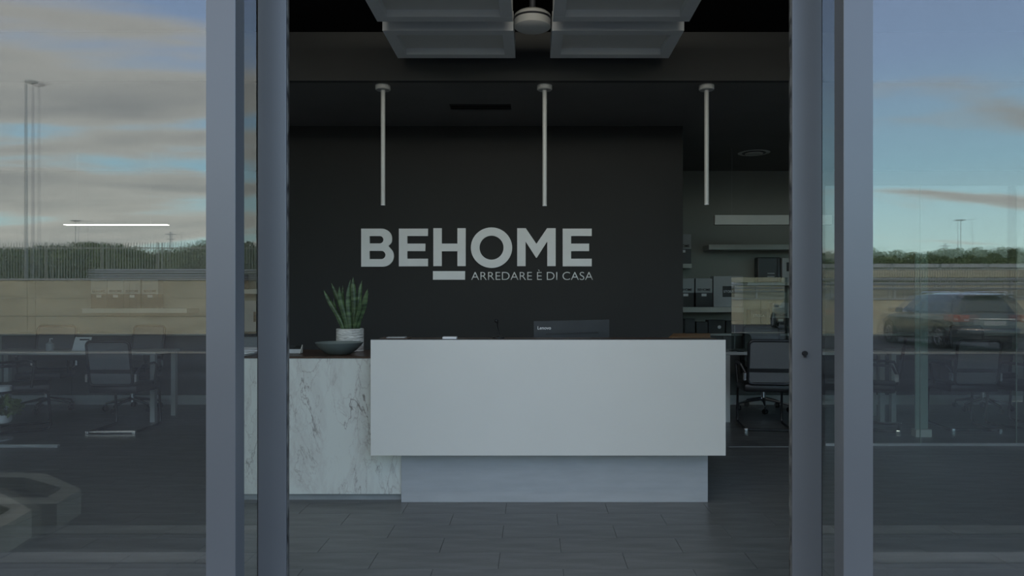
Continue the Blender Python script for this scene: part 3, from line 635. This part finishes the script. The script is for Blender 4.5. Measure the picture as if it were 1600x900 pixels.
# shelves and display boxes on the far wall
YS = 8.45
def shelf(x0, x1, y0, y1, lab, dep=0.29):
    return solo('wall_shelf', MB().box(x0, x1, YF-dep, YF, pz(y1, YF-dep), pz(y0, YF-dep), .002), 'shelf', lab, 'shelf', ((x0+x1)/2, YF-dep, pz(y1, YF-dep)))
shelf(px(1108, YS), px(1262, YS), 382, 390, 'long empty beige wall shelf under the hanging light')
shelf(px(1040, YS), px(1081, YS), 412, 419, 'short shelf high up at right edge of charcoal wall', 0.3)
shelf(px(1000, YS), px(1162, YS), 480, 488, 'thick pale shelf carrying white and black display bags', 0.3)
shelf(px(128, YS), px(292, YS), 482, 489, 'pale shelf on far wall with four display bags, left glass', 0.3)
shelf(px(360, YS), px(402, YS), 452, 459, 'pale shelf between the left door frames', 0.3)
def bag(xa, xb, ya_, yb_, txt, lab, Yd=8.5):
    x0, x1 = px(xa, Yd), px(xb, Yd); zt_, zb2 = pz(ya_, Yd), pz(yb_, Yd); zm = zb2+(zt_-zb2)*0.5
    t = thing('display_bag', lab, 'bag', ((x0+x1)/2, Yd, zb2))
    part('upper_half', MB().box(x0, x1, Yd, Yd+0.12, zm, zt_, .002), 'box_grey', t, label='pale upper half')
    part('lower_half', MB().box(x0, x1, Yd, Yd+0.12, zb2, zm-.001, .002), 'black', t, label='black lower half')
    wd = x1-x0
    text_mesh('lettering', txt, wd*0.78, 'black', t, (x0+wd*.11, Yd-0.0005, zm+(zt_-zm)*0.12), 0.0015, heavy=0.02)
    part('tag', MB().box(x0+wd*.35, x0+wd*.65, Yd-0.003, Yd-.0005, zm-0.045, zm-0.012), 'paper', t)
zsh = pz(480, YF-0.3)
def zy(z, Yd): return CY-(z-H)*F/Yd
bag(1058.5, 1084.5, 435, zy(zsh+.002, 8.5), 'BEHOME', 'black and pale display bag cut by edge of charcoal wall')
bag(1087, 1113, 435, zy(zsh+.002, 8.5), 'BEHOME', 'black and pale display bag beside the plain grey box')
zsl = pz(482, YF-0.3)
for xa, pos in ((142, 'first'), (168, 'second'), (194, 'third'), (222, 'fourth')): bag(xa, xa+25, 437, zy(zsl+.002, 8.5), 'BEHOME', 'display bag on the left glass shelf, '+pos+' from the left')
zs2 = pz(412, YF-0.3)
bag(1054, 1080, 366, zy(zs2+.002, 8.5), 'BEHOME', 'black and pale display bag on the high short shelf')
def gbox(xa, xb, ya_, zbot, Yd, lab, txt=None, m='box_grey', sq=None, d=0.16):
    x0, x1 = px(xa, Yd), px(xb, Yd); z1 = pz(ya_, Yd)
    t = thing('display_box', lab, 'box', ((x0+x1)/2, Yd, zbot))
    part('carton', MB().box(x0, x1, Yd, Yd+d, zbot, z1, .003), m, t)
    if sq:
        part('emblem_square', MB().box(px(sq[0], Yd), px(sq[1], Yd), Yd-0.003, Yd-.0005, pz(sq[3], Yd), pz(sq[2], Yd)), 'black', t)
        if txt: text_mesh('lettering', txt, (px(sq[1], Yd)-px(sq[0], Yd))*.86, 'paper', t, (px(sq[0], Yd)+.012, Yd-0.0035, pz((sq[2]+sq[3])/2+2, Yd)), 0.001, heavy=.015)
    return t
gbox(1115, 1161, 431.5, zsh+.002, 8.48, 'pale grey box with black square mark reading STOSA', 'STOSA', sq=(1129, 1147.5, 447, 464))
# lower sideboard against the far wall
zsb = pz(521, 8.45)
def sideboard(x0, x1, n, lab):
    t = thing('sideboard', lab, 'cabinet', ((x0+x1)/2, 8.45, 0))
    part('body', MB().box(x0+.02, x1-.02, 8.47, YF-.016, 0.12, zsb-0.03), 'black_g', t)
    part('plinth', MB().box(x0+.02, x1-.02, 8.455, YF-.016, 0.0, 0.058).box(x0+.02, x1-.02, 8.45, YF-.016, 0.06, 0.118), 'desk', t)
    part('top', MB().box(x0, x1, 8.44, YF-.001, zsb-0.029, zsb, .003), 'desk', t)
    w_ = (x1-x0-.04)/n
    for k in range(n): part('door', MB().box(x0+.02+k*w_+.002, x0+.02+(k+1)*w_-.002, 8.45, 8.469, 0.125, zsb-0.035, .002), 'side_grey', t)
sideboard(1.43, 5.95, 5, 'low dark sideboard along far wall behind the right office desks')
sideboard(-6.6, -3.95, 3, 'low dark sideboard along far wall behind left glass')
gbox(1070, 1086, 498, zsb+.001, 8.5, 'small black box with grey front at edge of charcoal wall', m='black_g')
gbox(1088, 1106, 503, zsb+.001, 8.5, 'low dark grey box beside the black cartons', m='black_g')
gbox(1107, 1133, 500, zsb+.001, 8.5, 'wide black carton with pale dot on the sideboard', m='black')
gbox(1134.5, 1160, 501, zsb+.001, 8.5, 'plain black carton right of the dotted one', m='black')
gbox(1160, 1162, 501, zsb+.001, 8.52, 'thin dark board standing on the sideboard', m='black')
p = P(1124, 511, 8.5); o = bpy.data.objects['display_box.003'] if 'display_box.003' in bpy.data.objects else None
if o: part('label_dot', MB().lathe([(0, -0.003), (0.022, -0.003), (0.022, -0.0005), (0, -0.0005)], (p.x, 8.5, p.z), 16, 'Y'), 'paper', o)
gbox(1173, 1198, 484, zsb+.001, 8.5, 'dark box with STOSA lettering behind the desk screen', 'STOSA', 'black_g', sq=(1175, 1196, 487, 500))
bag(1207, 1233, 473, zy(zsb+.001, 8.5), 'BEHOME', 'display bag standing behind the desk screen', 8.5)
shelf(px(1168, YS), px(1262, YS), 441, 446, 'shelf below the dark grey case', 0.3)
zs3 = pz(441, YF-0.3)
t = thing('grey_case', 'dark grey upright case with small label on far wall shelf', 'case', (px(1203, 8.48), 8.48, zs3))
xa, xb = px(1184, 8.48), px(1220, 8.48)
part('case_body', MB().box(xa, xb, 8.48, 8.62, zs3+.001, pz(402, 8.48), .012), 'black_g', t)
part('case_rim', MB().box(xb-.045, xb-.037, 8.472, 8.479, zs3+.02, pz(404, 8.48)), 'black', t)
for k in (0, 1): part('label_strip', MB().box(px(1199, 8.48), px(1210, 8.48), 8.474, 8.479, pz(428+k*5, 8.48), pz(426.5+k*5, 8.48)), 'box_grey', t)
gbox(1222, 1250, 403, zs3+.001, 8.48, 'pale grey box with black square beside the grey case', None, sq=(1229, 1245, 410, 424))
# hanging linear lamps
def linear(x0, x1, Yd, y0, y1, lab, m, wires):
    z0, z1 = pz(y1, Yd), pz(y0, Yd)
    t = thing('linear_pendant_light', lab, 'lamp', ((x0+x1)/2, Yd, z0))
    part('housing', MB().box(x0, x1, Yd, Yd+0.06, z0, z1, .002), m, t)
    for X_ in wires: part('cable', MB().tube([(X_, Yd+.03, z1), (X_, Yd+.03, ZC)], 0.0015, 5), 'galv', t)
linear(px(1117, 7.4), px(1300, 7.4), 7.4, 336, 351, 'long white box light hanging at right of doorway view', 'shelf', (px(1145, 7.4), px(1280, 7.4)))
linear(px(99, 7.4), px(260, 7.4), 7.4, 350.2, 351.6, 'slim lit linear light hanging behind left glass', 'led', (px(233, 7.4), px(118, 7.4)))
# glass screen on the desk
ys_ = 7.30
t = thing('desk_glass_screen', 'clear reflecting glass screen standing on the desk at right', 'screen', (px(1187, ys_), ys_, 0.745))
part('pane', MB().box(px(1143, ys_), px(1231, ys_), ys_, ys_+0.006, 0.75, pz(433.5, ys_)), 'plexi', t)
part('foot', MB().box(px(1150, ys_), px(1160, ys_), ys_-.04, ys_+.05, 0.7455, 0.752), 'chrome', t)
part('foot', MB().box(px(1214, ys_), px(1224, ys_), ys_-.04, ys_+.05, 0.7455, 0.752), 'chrome', t)
# desk items
xx = px(1148, 7.42)
t = thing('desk_mast', 'thin metal mast with base on the desk beside the white counter', 'stand', (xx, 7.42, 0.745))
part('mast', MB().tube([(xx, 7.42, .752), (xx, 7.42, pz(508, 7.42))], 0.006, 8), 'galv', t)
part('base', MB().box(xx-.05, xx+.03, 7.38, 7.46, .7455, .752), 'black', t)
# glass partitions
def partition(x0, x1, Yd, joints, lab):
    t = thing('glass_partition', lab, 'partition', ((x0+x1)/2, Yd, 0))
    part('floor_channel', MB().box(x0, x1, Yd-.015, Yd+.015, 0, 0.022), 'galv', t)
    xs = [x0]+joints+[x1]
    for a, b in zip(xs, xs[1:]):
        part('pane', MB().box(a+.002, b-.002, Yd-.004, Yd+.004, 0.023, 2.32), 'glass2', t)
    for j in joints: part('joint_strip', MB().box(j-.0018, j+.0018, Yd-.006, Yd+.006, 0.023, 2.32), 'green_glass', t)
partition(px(1289, 6.1), XR-.01, 6.1, [px(1438, 6.1), px(1588, 6.1)], 'frameless glass partition on floor channel behind right panel')
t = thing('floor_profile', 'pale metal floor profile at lower left edge of photo', 'floor profile', (px(0, 6.02), 6.02, 0))
part('profile', MB().box(XL+.01, px(92, 6.02), 6.0, 6.04, 0.0005, 0.022, .004), 'galv', t)
part('cap', MB().box(XL+.02, px(92, 6.02)-.004, 6.012, 6.028, 0.0225, 0.026), 'shelf', t)
yp = 6.5; xa, xb = px(1430, yp), px(1450, yp)
t = thing('glass_fin', 'upright green tinted glass fin with pale shoe behind right panel', 'glass fin', ((xa+xb)/2, yp, 0))
part('blade', MB().box(xa, (xa+xb)/2-.012, yp, yp+.012, 0.04, pz(395, yp)), 'green_glass', t)
part('blade', MB().box((xa+xb)/2-.004, xb, yp, yp+.012, 0.04, pz(395, yp)), 'green_glass', t)
part('shoe', MB().prism([(xa-.01, yp-.03), (xb+.02, yp-.03), (xb+.02, yp+.05), (xa-.01, yp+.05)], 0, 0.07), 'shelf', t)
# left area details
zd = 0.7455
p = P(128, 547, 7.45)
t = thing('desk_calendar', 'white desk calendar standing on desk behind left glass', 'calendar', (p.x, 7.45, zd))
part('page', MB().add([(px(112, 7.45), 7.45, zd), (px(137, 7.45), 7.45, zd), (px(139, 7.45), 7.50, pz(527, 7.45)), (px(113, 7.45), 7.50, pz(527, 7.45)), (px(112, 7.45), 7.455, zd), (px(137, 7.45), 7.455, zd), (px(139, 7.45), 7.505, pz(527, 7.45)), (px(113, 7.45), 7.505, pz(527, 7.45))],
    [(0, 1, 2, 3), (7, 6, 5, 4), (0, 4, 5, 1), (1, 5, 6, 2), (2, 6, 7, 3), (3, 7, 4, 0)]), 'paper', t)
part('header_strip', MB().box(px(121, 7.45), px(136, 7.45), 7.487, 7.492, pz(532, 7.45), pz(530, 7.45)), 'black', t)
p = P(78, 545, 7.45)
t = thing('sanitiser_bottle', 'small pale bottle on the desk behind left glass', 'bottle', (p.x, 7.45, zd))
part('bottle_body', MB().lathe([(0, 0), (0.036, 0), (0.038, 0.005), (0.038, 0.075), (0.015, 0.09), (0.012, 0.10), (0, 0.10)], (p.x, 7.45, zd), 20), 'box_grey', t, True)
part('pump', MB().tube([(p.x, 7.45, zd+.10), (p.x, 7.45, zd+.13), (p.x+.03, 7.45, zd+.13)], 0.005, 6), 'paper', t)
# books / items between left stiles
t = thing('sample_cabinet', 'dark open cabinet between the left door frames', 'cabinet', (px(386, 8.3), 8.3, 0))
xa, xb = px(340, 8.3), px(412, 8.3)
part('body', MB().box(xa, xb, 8.3, YF-.016, 0, pz(526, 8.3)), 'grey_panel', t)
part('top', MB().box(xa-.02, xb+.02, 8.28, YF-.016, pz(526, 8.3)+.001, pz(519, 8.3)), 'black_g', t)
ztp = pz(519, 8.3)+.001
gbox(367, 380.5, 470, ztp, 8.39, 'tall narrow black carton between the left door frames', m='black')
gbox(382, 400, 470, ztp, 8.39, 'pale sample board with small black square, left strip', None, sq=(396, 400, 487, 503))
zs4 = pz(452, YF-0.3)
gbox(368, 380, 428, zs4+.002, 8.5, 'small black carton on shelf between left door frames', m='black')
# flower stand at left edge
xq = px(-2, 6.35)
t = thing('plant_stand', 'small white two tier plant stand at left edge of photo', 'plant stand', (xq, 6.35, 0))
zz0, zz1 = pz(657, 6.35), pz(611, 6.35)
part('upper_disc', MB().lathe([(0, zz1), (0.10, zz1), (0.10, zz1+.045), (0, zz1+.045)], (xq, 6.35, 0), 28), 'paper', t, True)
part('pot', MB().lathe([(0, zz0-.02), (0.09, zz0-.02), (0.10, zz0), (0.10, zz0+.055), (0.09, zz0+.055), (0.09, zz0+.03), (0, zz0+.03)], (xq, 6.35, 0), 28), 'paper', t, True)
part('post', MB().tube([(xq-.085, 6.40, 0), (xq-.085, 6.40, zz1)], 0.008, 6).lathe([(0, 0), (0.11, 0), (0.11, 0.012), (0, 0.012)], (xq, 6.35, 0), 24).tube([(xq, 6.35, 0), (xq, 6.35, zz0-.02)], 0.01, 6), 'galv', t)
def foliage(c, r, n, sz, rng, flat=0.0):
    c = np.array(c); d = rng.normal(size=(n, 3)); d /= np.linalg.norm(d, axis=1)[:, None]
    rad = rng.uniform(0.55, 1.0, n)**0.5; lump = 1+0.16*np.sin(d[:, 0]*7+c[0])*np.cos(d[:, 2]*6+c[1])
    p_ = c+d*rad[:, None]*lump[:, None]*np.array(r)
    u = rng.normal(size=(n, 3)); u /= np.linalg.norm(u, axis=1)[:, None]; v = np.cross(u, rng.normal(size=(n, 3))); v /= np.linalg.norm(v, axis=1)[:, None]
    s_ = sz*rng.uniform(0.6, 1.3, n)[:, None]
    q = np.stack([p_-u*s_, p_+v*s_*.45, p_+u*s_, p_-v*s_*.45], 1).reshape(-1, 3)
    mb = MB(); mb.v = [tuple(x) for x in q]; mb.f = [(4*i, 4*i+1, 4*i+2, 4*i+3) for i in range(n)]; return mb
rng = np.random.default_rng(5)
part('foliage', foliage((xq+.04, 6.35, zz0+.13), (0.15, 0.12, 0.09), 260, 0.035, rng), 'foliage', t, kind='stuff')

# ================================================================== OUTSIDE (seen in the glass)
# real Y = RY(distance seen in the glass)
# low octagonal planter
oc = [(-2.72, RY(3.50)), (-2.78, RY(3.80)), (-3.27, RY(4.18)), (-3.95, RY(4.25)), (-4.45, RY(3.95)), (-4.45, RY(3.50))]
cxo = sum(a for a, b in oc)/6; cyo = sum(b for a, b in oc)/6
t = thing('concrete_planter', 'low angular concrete planter reflected at lower left', 'planter', (cxo, cyo, 0))
ins = [(cxo+(a-cxo)*0.84, cyo+(b-cyo)*0.66) for a, b in oc]
for i in range(6):
    j = (i+1) % 6
    part('rim_side', MB().prism([oc[i], oc[j], ins[j], ins[i]], -0.01, 0.14), 'concrete_g', t)
part('soil', MB().prism(ins, -0.01, 0.06), 'soil', t)
# concrete wall, left taller, right lower
YWv = 25.4; yw = RY(YWv)
t = thing('concrete_wall', 'long beige concrete wall across the yard reflected in left glass', 'wall', (-14, yw, 0))
hL = pz(437, YWv)
for r in range(3):
    for k in range(9):
        a = -34+k*3.8; part('panel', MB().box(a+.012, a+3.788, yw-.18, yw+random.uniform(-.01, .01), r*hL/3-.01 if r else -.01, (r+1)*hL/3-.02), 'concrete', t)
part('coping', MB().box(-34, 0.2, yw-.22, yw+.05, hL-.019, hL+.05), 'kerb', t)
t = thing('low_concrete_wall', 'low beige concrete wall behind the car reflected in right glass', 'wall', (16, yw, 0))
hR = pz(466, YWv)
for k in range(9):
    a = 0.4+k*3.8; part('panel', MB().box(a+.012, a+3.788, yw-.18, yw, -.01, hR-.06), 'concrete', t)
part('coping', MB().box(0.4, 34.6, yw-.22, yw+.04, hR-.059, hR), 'kerb', t)
struct('ground_bank', MB().add([(-90, yw-.2, 1.0), (90, yw-.2, 1.0), (90, RY(36), 2.0), (-90, RY(36), 2.0), (90, RY(400), 2.2), (-90, RY(400), 2.2)], [(0, 1, 2, 3), (3, 2, 4, 5)]), 'earth', 'dry grass bank beyond the wall')
struct('painted_line', MB().box(-20, 26, RY(16.75), RY(16.55), -.0095, -.005), 'paint_line', 'pale line across the yard', cat='line')
def guardrail(name, x0, x1, Yv, zs, hgt, lab, m='galv'):
    y_ = RY(Yv); t = thing(name, lab, 'guardrail', ((x0+x1)/2, y_, 1.1))
    for z in zs:
        part('rail', MB().add([(x, y_+dy, z+dz_) for x in (x0, x1) for dy, dz_ in ((0, -hgt/2), (.04, -hgt/4), (0, 0), (.04, hgt/4), (0, hgt/2), (-.03, hgt/2), (-.03, -hgt/2))],
             [(i, (i+1) % 7, 7+(i+1) % 7, 7+i) for i in range(7)]+[tuple(range(7))[::-1], tuple(range(7, 14))]), m, t)
    n = int((x1-x0)/2.4)
    for k in range(n+1): part('post', MB().box(x0+k*2.4, x0+k*2.4+.1, y_-.14, y_-.031, 1.0, max(zs)+.05), m, t)
guardrail('guardrail', px(138, 28), 0.0, 28, [pz(424, 28), pz(432, 28)], 0.19, 'grey steel guardrail above the tall concrete wall')
guardrail('guardrail', 0.4, 30, 28, [pz(451, 28), pz(444, 28), pz(436.5, 28)], 0.10, 'three railed barrier behind the parked car')
yp_ = RY(34)
t = thing('road_parapet', 'beige parapet topped by a grey rail in right reflection', 'parapet', (16, yp_, 1.8))
part('parapet_beam', MB().box(0.4, 44, yp_-.2, yp_, pz(433, 34), pz(422, 34)), 'concrete', t)
part('top_rail', MB().box(0.4, 44, yp_-.12, yp_-.02, pz(418, 34), pz(412, 34)), 'galv', t)
part('lower_rail', MB().box(0.4, 44, yp_-.12, yp_-.05, pz(421, 34), pz(419.5, 34)), 'galv', t)
part('rear_face', MB().box(0.4, 44, yp_-.4, yp_-.3, 1.7, pz(441, 34)), 'concrete', t)
for k in range(18): part('post', MB().box(1+k*2.4, 1.12+k*2.4, yp_-.12, yp_-.02, 1.8, pz(412, 34)), 'galv', t)
pk = MB()
for k in range(int(43/0.125)): pk.box(0.6+k*.125, 0.625+k*.125, yp_+.02, yp_+.045, 1.9, pz(421, 34))
part('picket_row', pk, 'fence', t, kind='stuff')
def fence(x0, x1, Yv, ztop, lab, sp=0.135):
    y_ = RY(Yv); t = thing('picket_fence', lab, 'fence', ((x0+x1)/2, y_, 1.8))
    pk = MB(); n = int((x1-x0)/sp)
    for k in range(n): pk.box(x0+k*sp, x0+k*sp+.024, y_, y_+.02, 1.8, ztop+.04*math.sin(k*.02))
    part('picket_row', pk, 'fence', t, kind='stuff')
    for z in (ztop-.25, 2.2): part('rail', MB().box(x0, x1, y_-.04, y_-.005, z, z+.05), 'fence', t)
    for k in range(int((x1-x0)/2.7)+1): part('post', MB().box(x0+k*2.7, x0+k*2.7+.07, y_-.11, y_-.041, 1.8, ztop+.06), 'fence', t)
fence(-29, -1, 33, pz(380, 33), 'tall grey picket fence before the hedge in left reflection')
# hedges and bushes
def hedge(spec, stems, lab):
    c0 = spec[len(spec)//2]; t = thing('hedge', lab, 'hedge', (c0[0], c0[1], 1.7))
    mb = MB()
    for (X_, y_, z_, rx, ry, rz, n_) in spec:
        b = foliage((X_, y_, z_), (rx, ry, rz), n_, 0.12, rng); mb.add(b.v, b.f)
    o = part('foliage', mb, 'foliage', t, kind='stuff')
    for (X_, y_) in stems: part('stem', MB().tube([(X_, y_, 1.4), (X_+.08, y_, 2.3), (X_-.05, y_, 3.0)], [.09, .07, .04], 6), 'dark_wood', t)
spec = []
tops = [(0, 388), (30, 389), (60, 386), (90, 387), (118, 382), (145, 380), (172, 383), (200, 389), (222, 395), (250, 393), (278, 392), (300, 386), (325, 378), (350, 376), (378, 380), (405, 384)]
for x_, y_ in tops: spec.append((px(x_+random.uniform(-5, 5), 38), RY(38), pz(y_, 38)-1.0, 1.15, 1.1, 1.05, 2200))
for x_ in range(10, 420, 42): spec.append((px(x_, 39), RY(39), 2.2, 1.5, .9, 1.0, 1700))
hedge(spec, [(px(x_, 38.6), RY(38.6)) for x_ in range(20, 420, 60)], 'leafy green hedge behind the tall picket fence in left reflection')
spec = []
for x_ in range(1255, 1690, 27): spec.append((px(x_+random.uniform(-5, 5), 42), RY(42), pz({0: 392, 1: 395, 2: 390, 3: 396}[(x_//27) % 4]-(3 if x_ > 1480 else 0)+random.uniform(-1, 2), 42)-1.0, 1.25, 1.1, 1.05, 2200))
for x_ in range(1260, 1690, 45): spec.append((px(x_, 43), RY(43), 2.4, 1.7, .9, 1.0, 1700))
hedge(spec, [(px(x_, 42.6), RY(42.6)) for x_ in range(1270, 1690, 60)], 'leafy green hedge beyond the beige parapet in right reflection')
spec = [(x_, RY(44)+random.uniform(-1, 1), 3.0+random.uniform(-.4, .5), 2.3, 1.2, 1.3, 1500) for x_ in range(-11, 15, 3)]
hedge(spec, [(x_+.3, RY(44)) for x_ in range(-10, 14, 4)], 'leafy green hedge mirrored in the desk glass screen')
def lamp_post(X_, Yv, ztop, hl, r, lab, heads=1):
    y_ = RY(Yv); t = thing('street_lamp', lab, 'street lamp', (X_, y_, 0.9))
    part('pole', MB().tube([(X_, y_, 0.9), (X_, y_, ztop)], [r, r*.62], 10), 'galv', t, True)
    for s_ in ((1,) if heads == 1 else (-1, 1)):
        part('lamp_head', MB().lathe([(0, -.5), (.35, -.42), (.8, -.1), (1, .3), (.8, .62), (0, .8)], (0, 0, 0), 20).xf(Matrix.Translation((X_+s_*hl*.42, y_, ztop+.05)) @ Matrix.Diagonal((hl*.56, hl*.3, hl*.26, 1))), 'galv', t, True)
lamp_post(px(41, 30), 30, pz(131, 30), 0.55, 0.085, 'tall street lamp with oval head reflected at far left')
lamp_post(px(118, 62), 62, pz(346, 62), 0.5, 0.07, 'distant street lamp left of centre in left reflection', 2)
lamp_post(px(1501, 62), 62, pz(345, 62), 0.5, 0.07, 'distant street lamp in right reflection', 2)
def pylon(X_, Yv, ztop, lab):
    y_ = RY(Yv); t = thing('power_pole', lab, 'pole', (X_, y_, 2)); part('pole', MB().tube([(X_, y_, 2), (X_, y_, ztop)], 0.11, 6), 'galv', t)
    for k in range(2): part('crossarm', MB().box(X_-.7+.2*k, X_+.7-.2*k, y_-.05, y_+.05, ztop-.4-.7*k, ztop-.3-.7*k), 'galv', t)
pylon(px(266, 95), 95, pz(362, 95), 'distant power pole in left reflection')
pylon(px(1478, 95), 95, pz(386, 95)+.5, 'distant power pole in right reflection')
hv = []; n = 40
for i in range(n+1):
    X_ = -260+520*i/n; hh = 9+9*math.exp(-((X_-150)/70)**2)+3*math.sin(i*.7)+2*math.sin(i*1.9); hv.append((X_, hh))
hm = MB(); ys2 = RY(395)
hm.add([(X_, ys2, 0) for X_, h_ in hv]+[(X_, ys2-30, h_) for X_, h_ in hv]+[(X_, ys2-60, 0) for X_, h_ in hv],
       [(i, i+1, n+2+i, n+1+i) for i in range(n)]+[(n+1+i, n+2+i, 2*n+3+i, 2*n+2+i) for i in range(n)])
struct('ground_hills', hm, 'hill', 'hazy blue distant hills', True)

# ---- parked car (estate), local: y forward from the rear bumper, x right
def car():
    t = thing('parked_car', 'dark grey estate car seen from rear corner in right reflection', 'car')
    Lc = 4.5
    st = [(0.0, .38, .52, .60, .80), (0.06, .30, .50, .95, .86), (0.25, .24, .50, .98, .90), (0.7, .20, .50, .97, .91), (2.2, .20, .50, .95, .91), (3.3, .20, .50, .93, .90), (3.75, .22, .48, .88, .89), (4.2, .26, .46, .78, .84), (4.45, .32, .46, .66, .72), (4.5, .38, .46, .56, .62)]
    vs = []; m = 12
    for (y, zl, zm, zh, w_) in st:
        half = [(0, zl), (w_*.86, zl), (w_*.98, zl+.08), (w_, zm), (w_*.985, zm+(zh-zm)*.6), (w_*.93, zh-.02), (w_*.80, zh)]
        pts = half+[(-x, z) for x, z in half[::-1][:-1]]
        m = len(pts); vs += [(x, y, z) for x, z in pts]
    fs = [(i*m+k, i*m+(k+1) % m, (i+1)*m+(k+1) % m, (i+1)*m+k) for i in range(len(st)-1) for k in range(m)]+[tuple(range(m))[::-1], tuple((len(st)-1)*m+k for k in range(m))]
    part('body', MB().add(vs, fs), 'car', t, True)
    ca = [(0.08, .95, .95, .80), (0.30, .955, 1.38, .62), (0.55, .955, 1.46, .62), (1.6, .95, 1.49, .63), (2.5, .95, 1.45, .62), (3.35, .94, .95, .70)]
    vs = []
    for i, (y, zb3, zt3, wt) in enumerate(ca):
        wb = .84; z2 = zt3
        pts = [(wb, zb3), (wb+(wt-wb)*.9, zb3+(z2-zb3)*.92), (wt*.8, z2), (-wt*.8, z2), (-(wb+(wt-wb)*.9), zb3+(z2-zb3)*.92), (-wb, zb3)]
        vs += [(x, y, z) for x, z in pts]
    m = 6; fs = [(i*m+k, i*m+(k+1) % m, (i+1)*m+(k+1) % m, (i+1)*m+k) for i in range(len(ca)-1) for k in range(m)]+[tuple(range(m))[::-1], tuple((len(ca)-1)*m+k for k in range(m))]
    part('cabin', MB().add(vs, fs), 'car', t, True)
    def side(y0a, y1a, y1b, y0b, s_):   # bottom y0a..y1a, top y0b..y1b
        def pt(y, f, o): return (s_*(.84+(.645-.84)*f+.012+o), y, .965+(1.40-.965)*f)
        q = [pt(y0a, .04, 0), pt(y1a, .04, 0), pt(y1b, .88, 0), pt(y0b, .88, 0)]; r_ = [pt(y0a, .04, -.01), pt(y1a, .04, -.01), pt(y1b, .88, -.01), pt(y0b, .88, -.01)]
        return MB().add(q+r_, [(0, 1, 2, 3), (7, 6, 5, 4), (0, 4, 5, 1), (1, 5, 6, 2), (2, 6, 7, 3), (3, 7, 4, 0)])
    for s_ in (-1, 1):
        for a in ((.42, .98, .98, .60), (1.04, 1.88, 1.88, 1.04), (1.94, 3.02, 2.5, 1.94)): part('side_window', side(*a, s_), 'car_glass', t)
        part('mirror', MB().box(s_*.98-.09, s_*.98+.09, 2.82, 2.94, .94, 1.08, .03), 'car', t, True)
        part('door_handle', MB().box(s_*.915-.012, s_*.915+.012, 1.14, 1.32, .83, .86, .005), 'chrome', t)
        part('door_handle', MB().box(s_*.915-.012, s_*.915+.012, 2.04, 2.22, .83, .86, .005), 'chrome', t)
        part('roof_rail', MB().tube([(s_*.58, .45, 1.46), (s_*.585, .55, 1.505), (s_*.59, 2.3, 1.51), (s_*.58, 2.4, 1.47)], .016, 6), 'chrome', t, True)
        part('tail_light', MB().box(s_*.76-.14, s_*.76+.14, -.012, .22, .74, .92, .02), 'red_lens', t, True)
        part('reverse_light', MB().box(s_*.70-.06, s_*.70+.06, -.02, -.011, .77, .82), 'clear_lens', t)
        part('head_light', MB().box(s_*.62-.12, s_*.62+.12, 4.30, 4.46, .58, .70, .02), 'clear_lens', t, True)
        part('exhaust', MB().tube([(s_*.55, -.02, .26), (s_*.55, .15, .26)], .035, 10), 'chrome', t, True)
    for y_ in (.86, 3.62):
        for s_ in (-1, 1):
            x_ = s_*.80
            part('wheel_arch', MB().lathe([(0, -.01), (.375, -.01), (.375, .01), (0, .01)], (s_*.905, y_, .34), 32, 'X'), 'black', t)
            wh = part('wheel', MB().lathe([(.21, -.10), (.30, -.105), (.325, -.08), (.325, .08), (.30, .105), (.21, .10)], (s_*.83, y_, .325), 36, 'X'), 'tyre', t, True)
            rm = MB().lathe([(.21, -.02), (.215, .10), (.20, .108), (.19, .09), (.19, -.02)], (0, 0, 0), 32, 'X').lathe([(0, .085), (.05, .085), (.055, .06), (0, .05)], (0, 0, 0), 16, 'X')
            for k in range(7):
                a = 2*PI*k/7; rm.tube([(.07, .04*math.cos(a), .04*math.sin(a)), (.088, .2*math.cos(a), .2*math.sin(a))], [.022, .015], 6)
            part('rim', rm.xf(Matrix.Translation((s_*.835, y_, .325)) @ Matrix.Diagonal((s_, 1, 1, 1))), 'rim', wh, True)
    def rearp(zf0, zf1, wa, wb, o):
        def pt(x, z): return (x, .08+(z-.95)/(1.38-.95)*.22-o, z)
        q = [pt(-wa, zf0), pt(wa, zf0), pt(wb, zf1), pt(-wb, zf1)]; r_ = [(x, y+.012, z) for x, y, z in q]
        return MB().add(q+r_, [(0, 1, 2, 3), (7, 6, 5, 4), (0, 4, 5, 1), (1, 5, 6, 2), (2, 6, 7, 3), (3, 7, 4, 0)])
    part('rear_window', rearp(.99, 1.33, .70, .56, .014), 'car_glass', t)
    part('windscreen', MB().add([(-.66, 3.32, .985), (.66, 3.32, .985), (.52, 2.60, 1.42), (-.52, 2.60, 1.42), (-.66, 3.30, .97), (.66, 3.30, .97), (.52, 2.58, 1.41), (-.52, 2.58, 1.41)], [(0, 1, 2, 3), (7, 6, 5, 4), (0, 4, 5, 1), (1, 5, 6, 2), (2, 6, 7, 3), (3, 7, 4, 0)]), 'car_glass', t)
    part('roof_spoiler', MB().box(-.56, .56, .16, .36, 1.385, 1.43, .012), 'car', t, True)
    part('rear_bumper', MB().box(-.86, .86, -.07, .16, .34, .58, .045), 'car', t, True)
    part('bumper_trim', MB().box(-.62, .62, -.078, .02, .25, .36, .02), 'black', t)
    part('number_plate', MB().box(-.26, .26, -.002, .03, .655, .765, .004), 'box_grey', t)
    part('tailgate_strip', MB().box(-.40, .40, -.006, .03, .80, .83, .004), 'chrome', t)
    part('rear_wiper', MB().box(-.02, .34, .085, .10, 1.0, 1.015), 'black', t)
    return t
cr = car()
Cx, Cyv = px(1546, 17.2), 17.0
cr.location = (Cx, RY(Cyv), -0.01)
psi = math.radians(3)                      # heading away from the building
cr.rotation_euler = (0, 0, PI+psi)
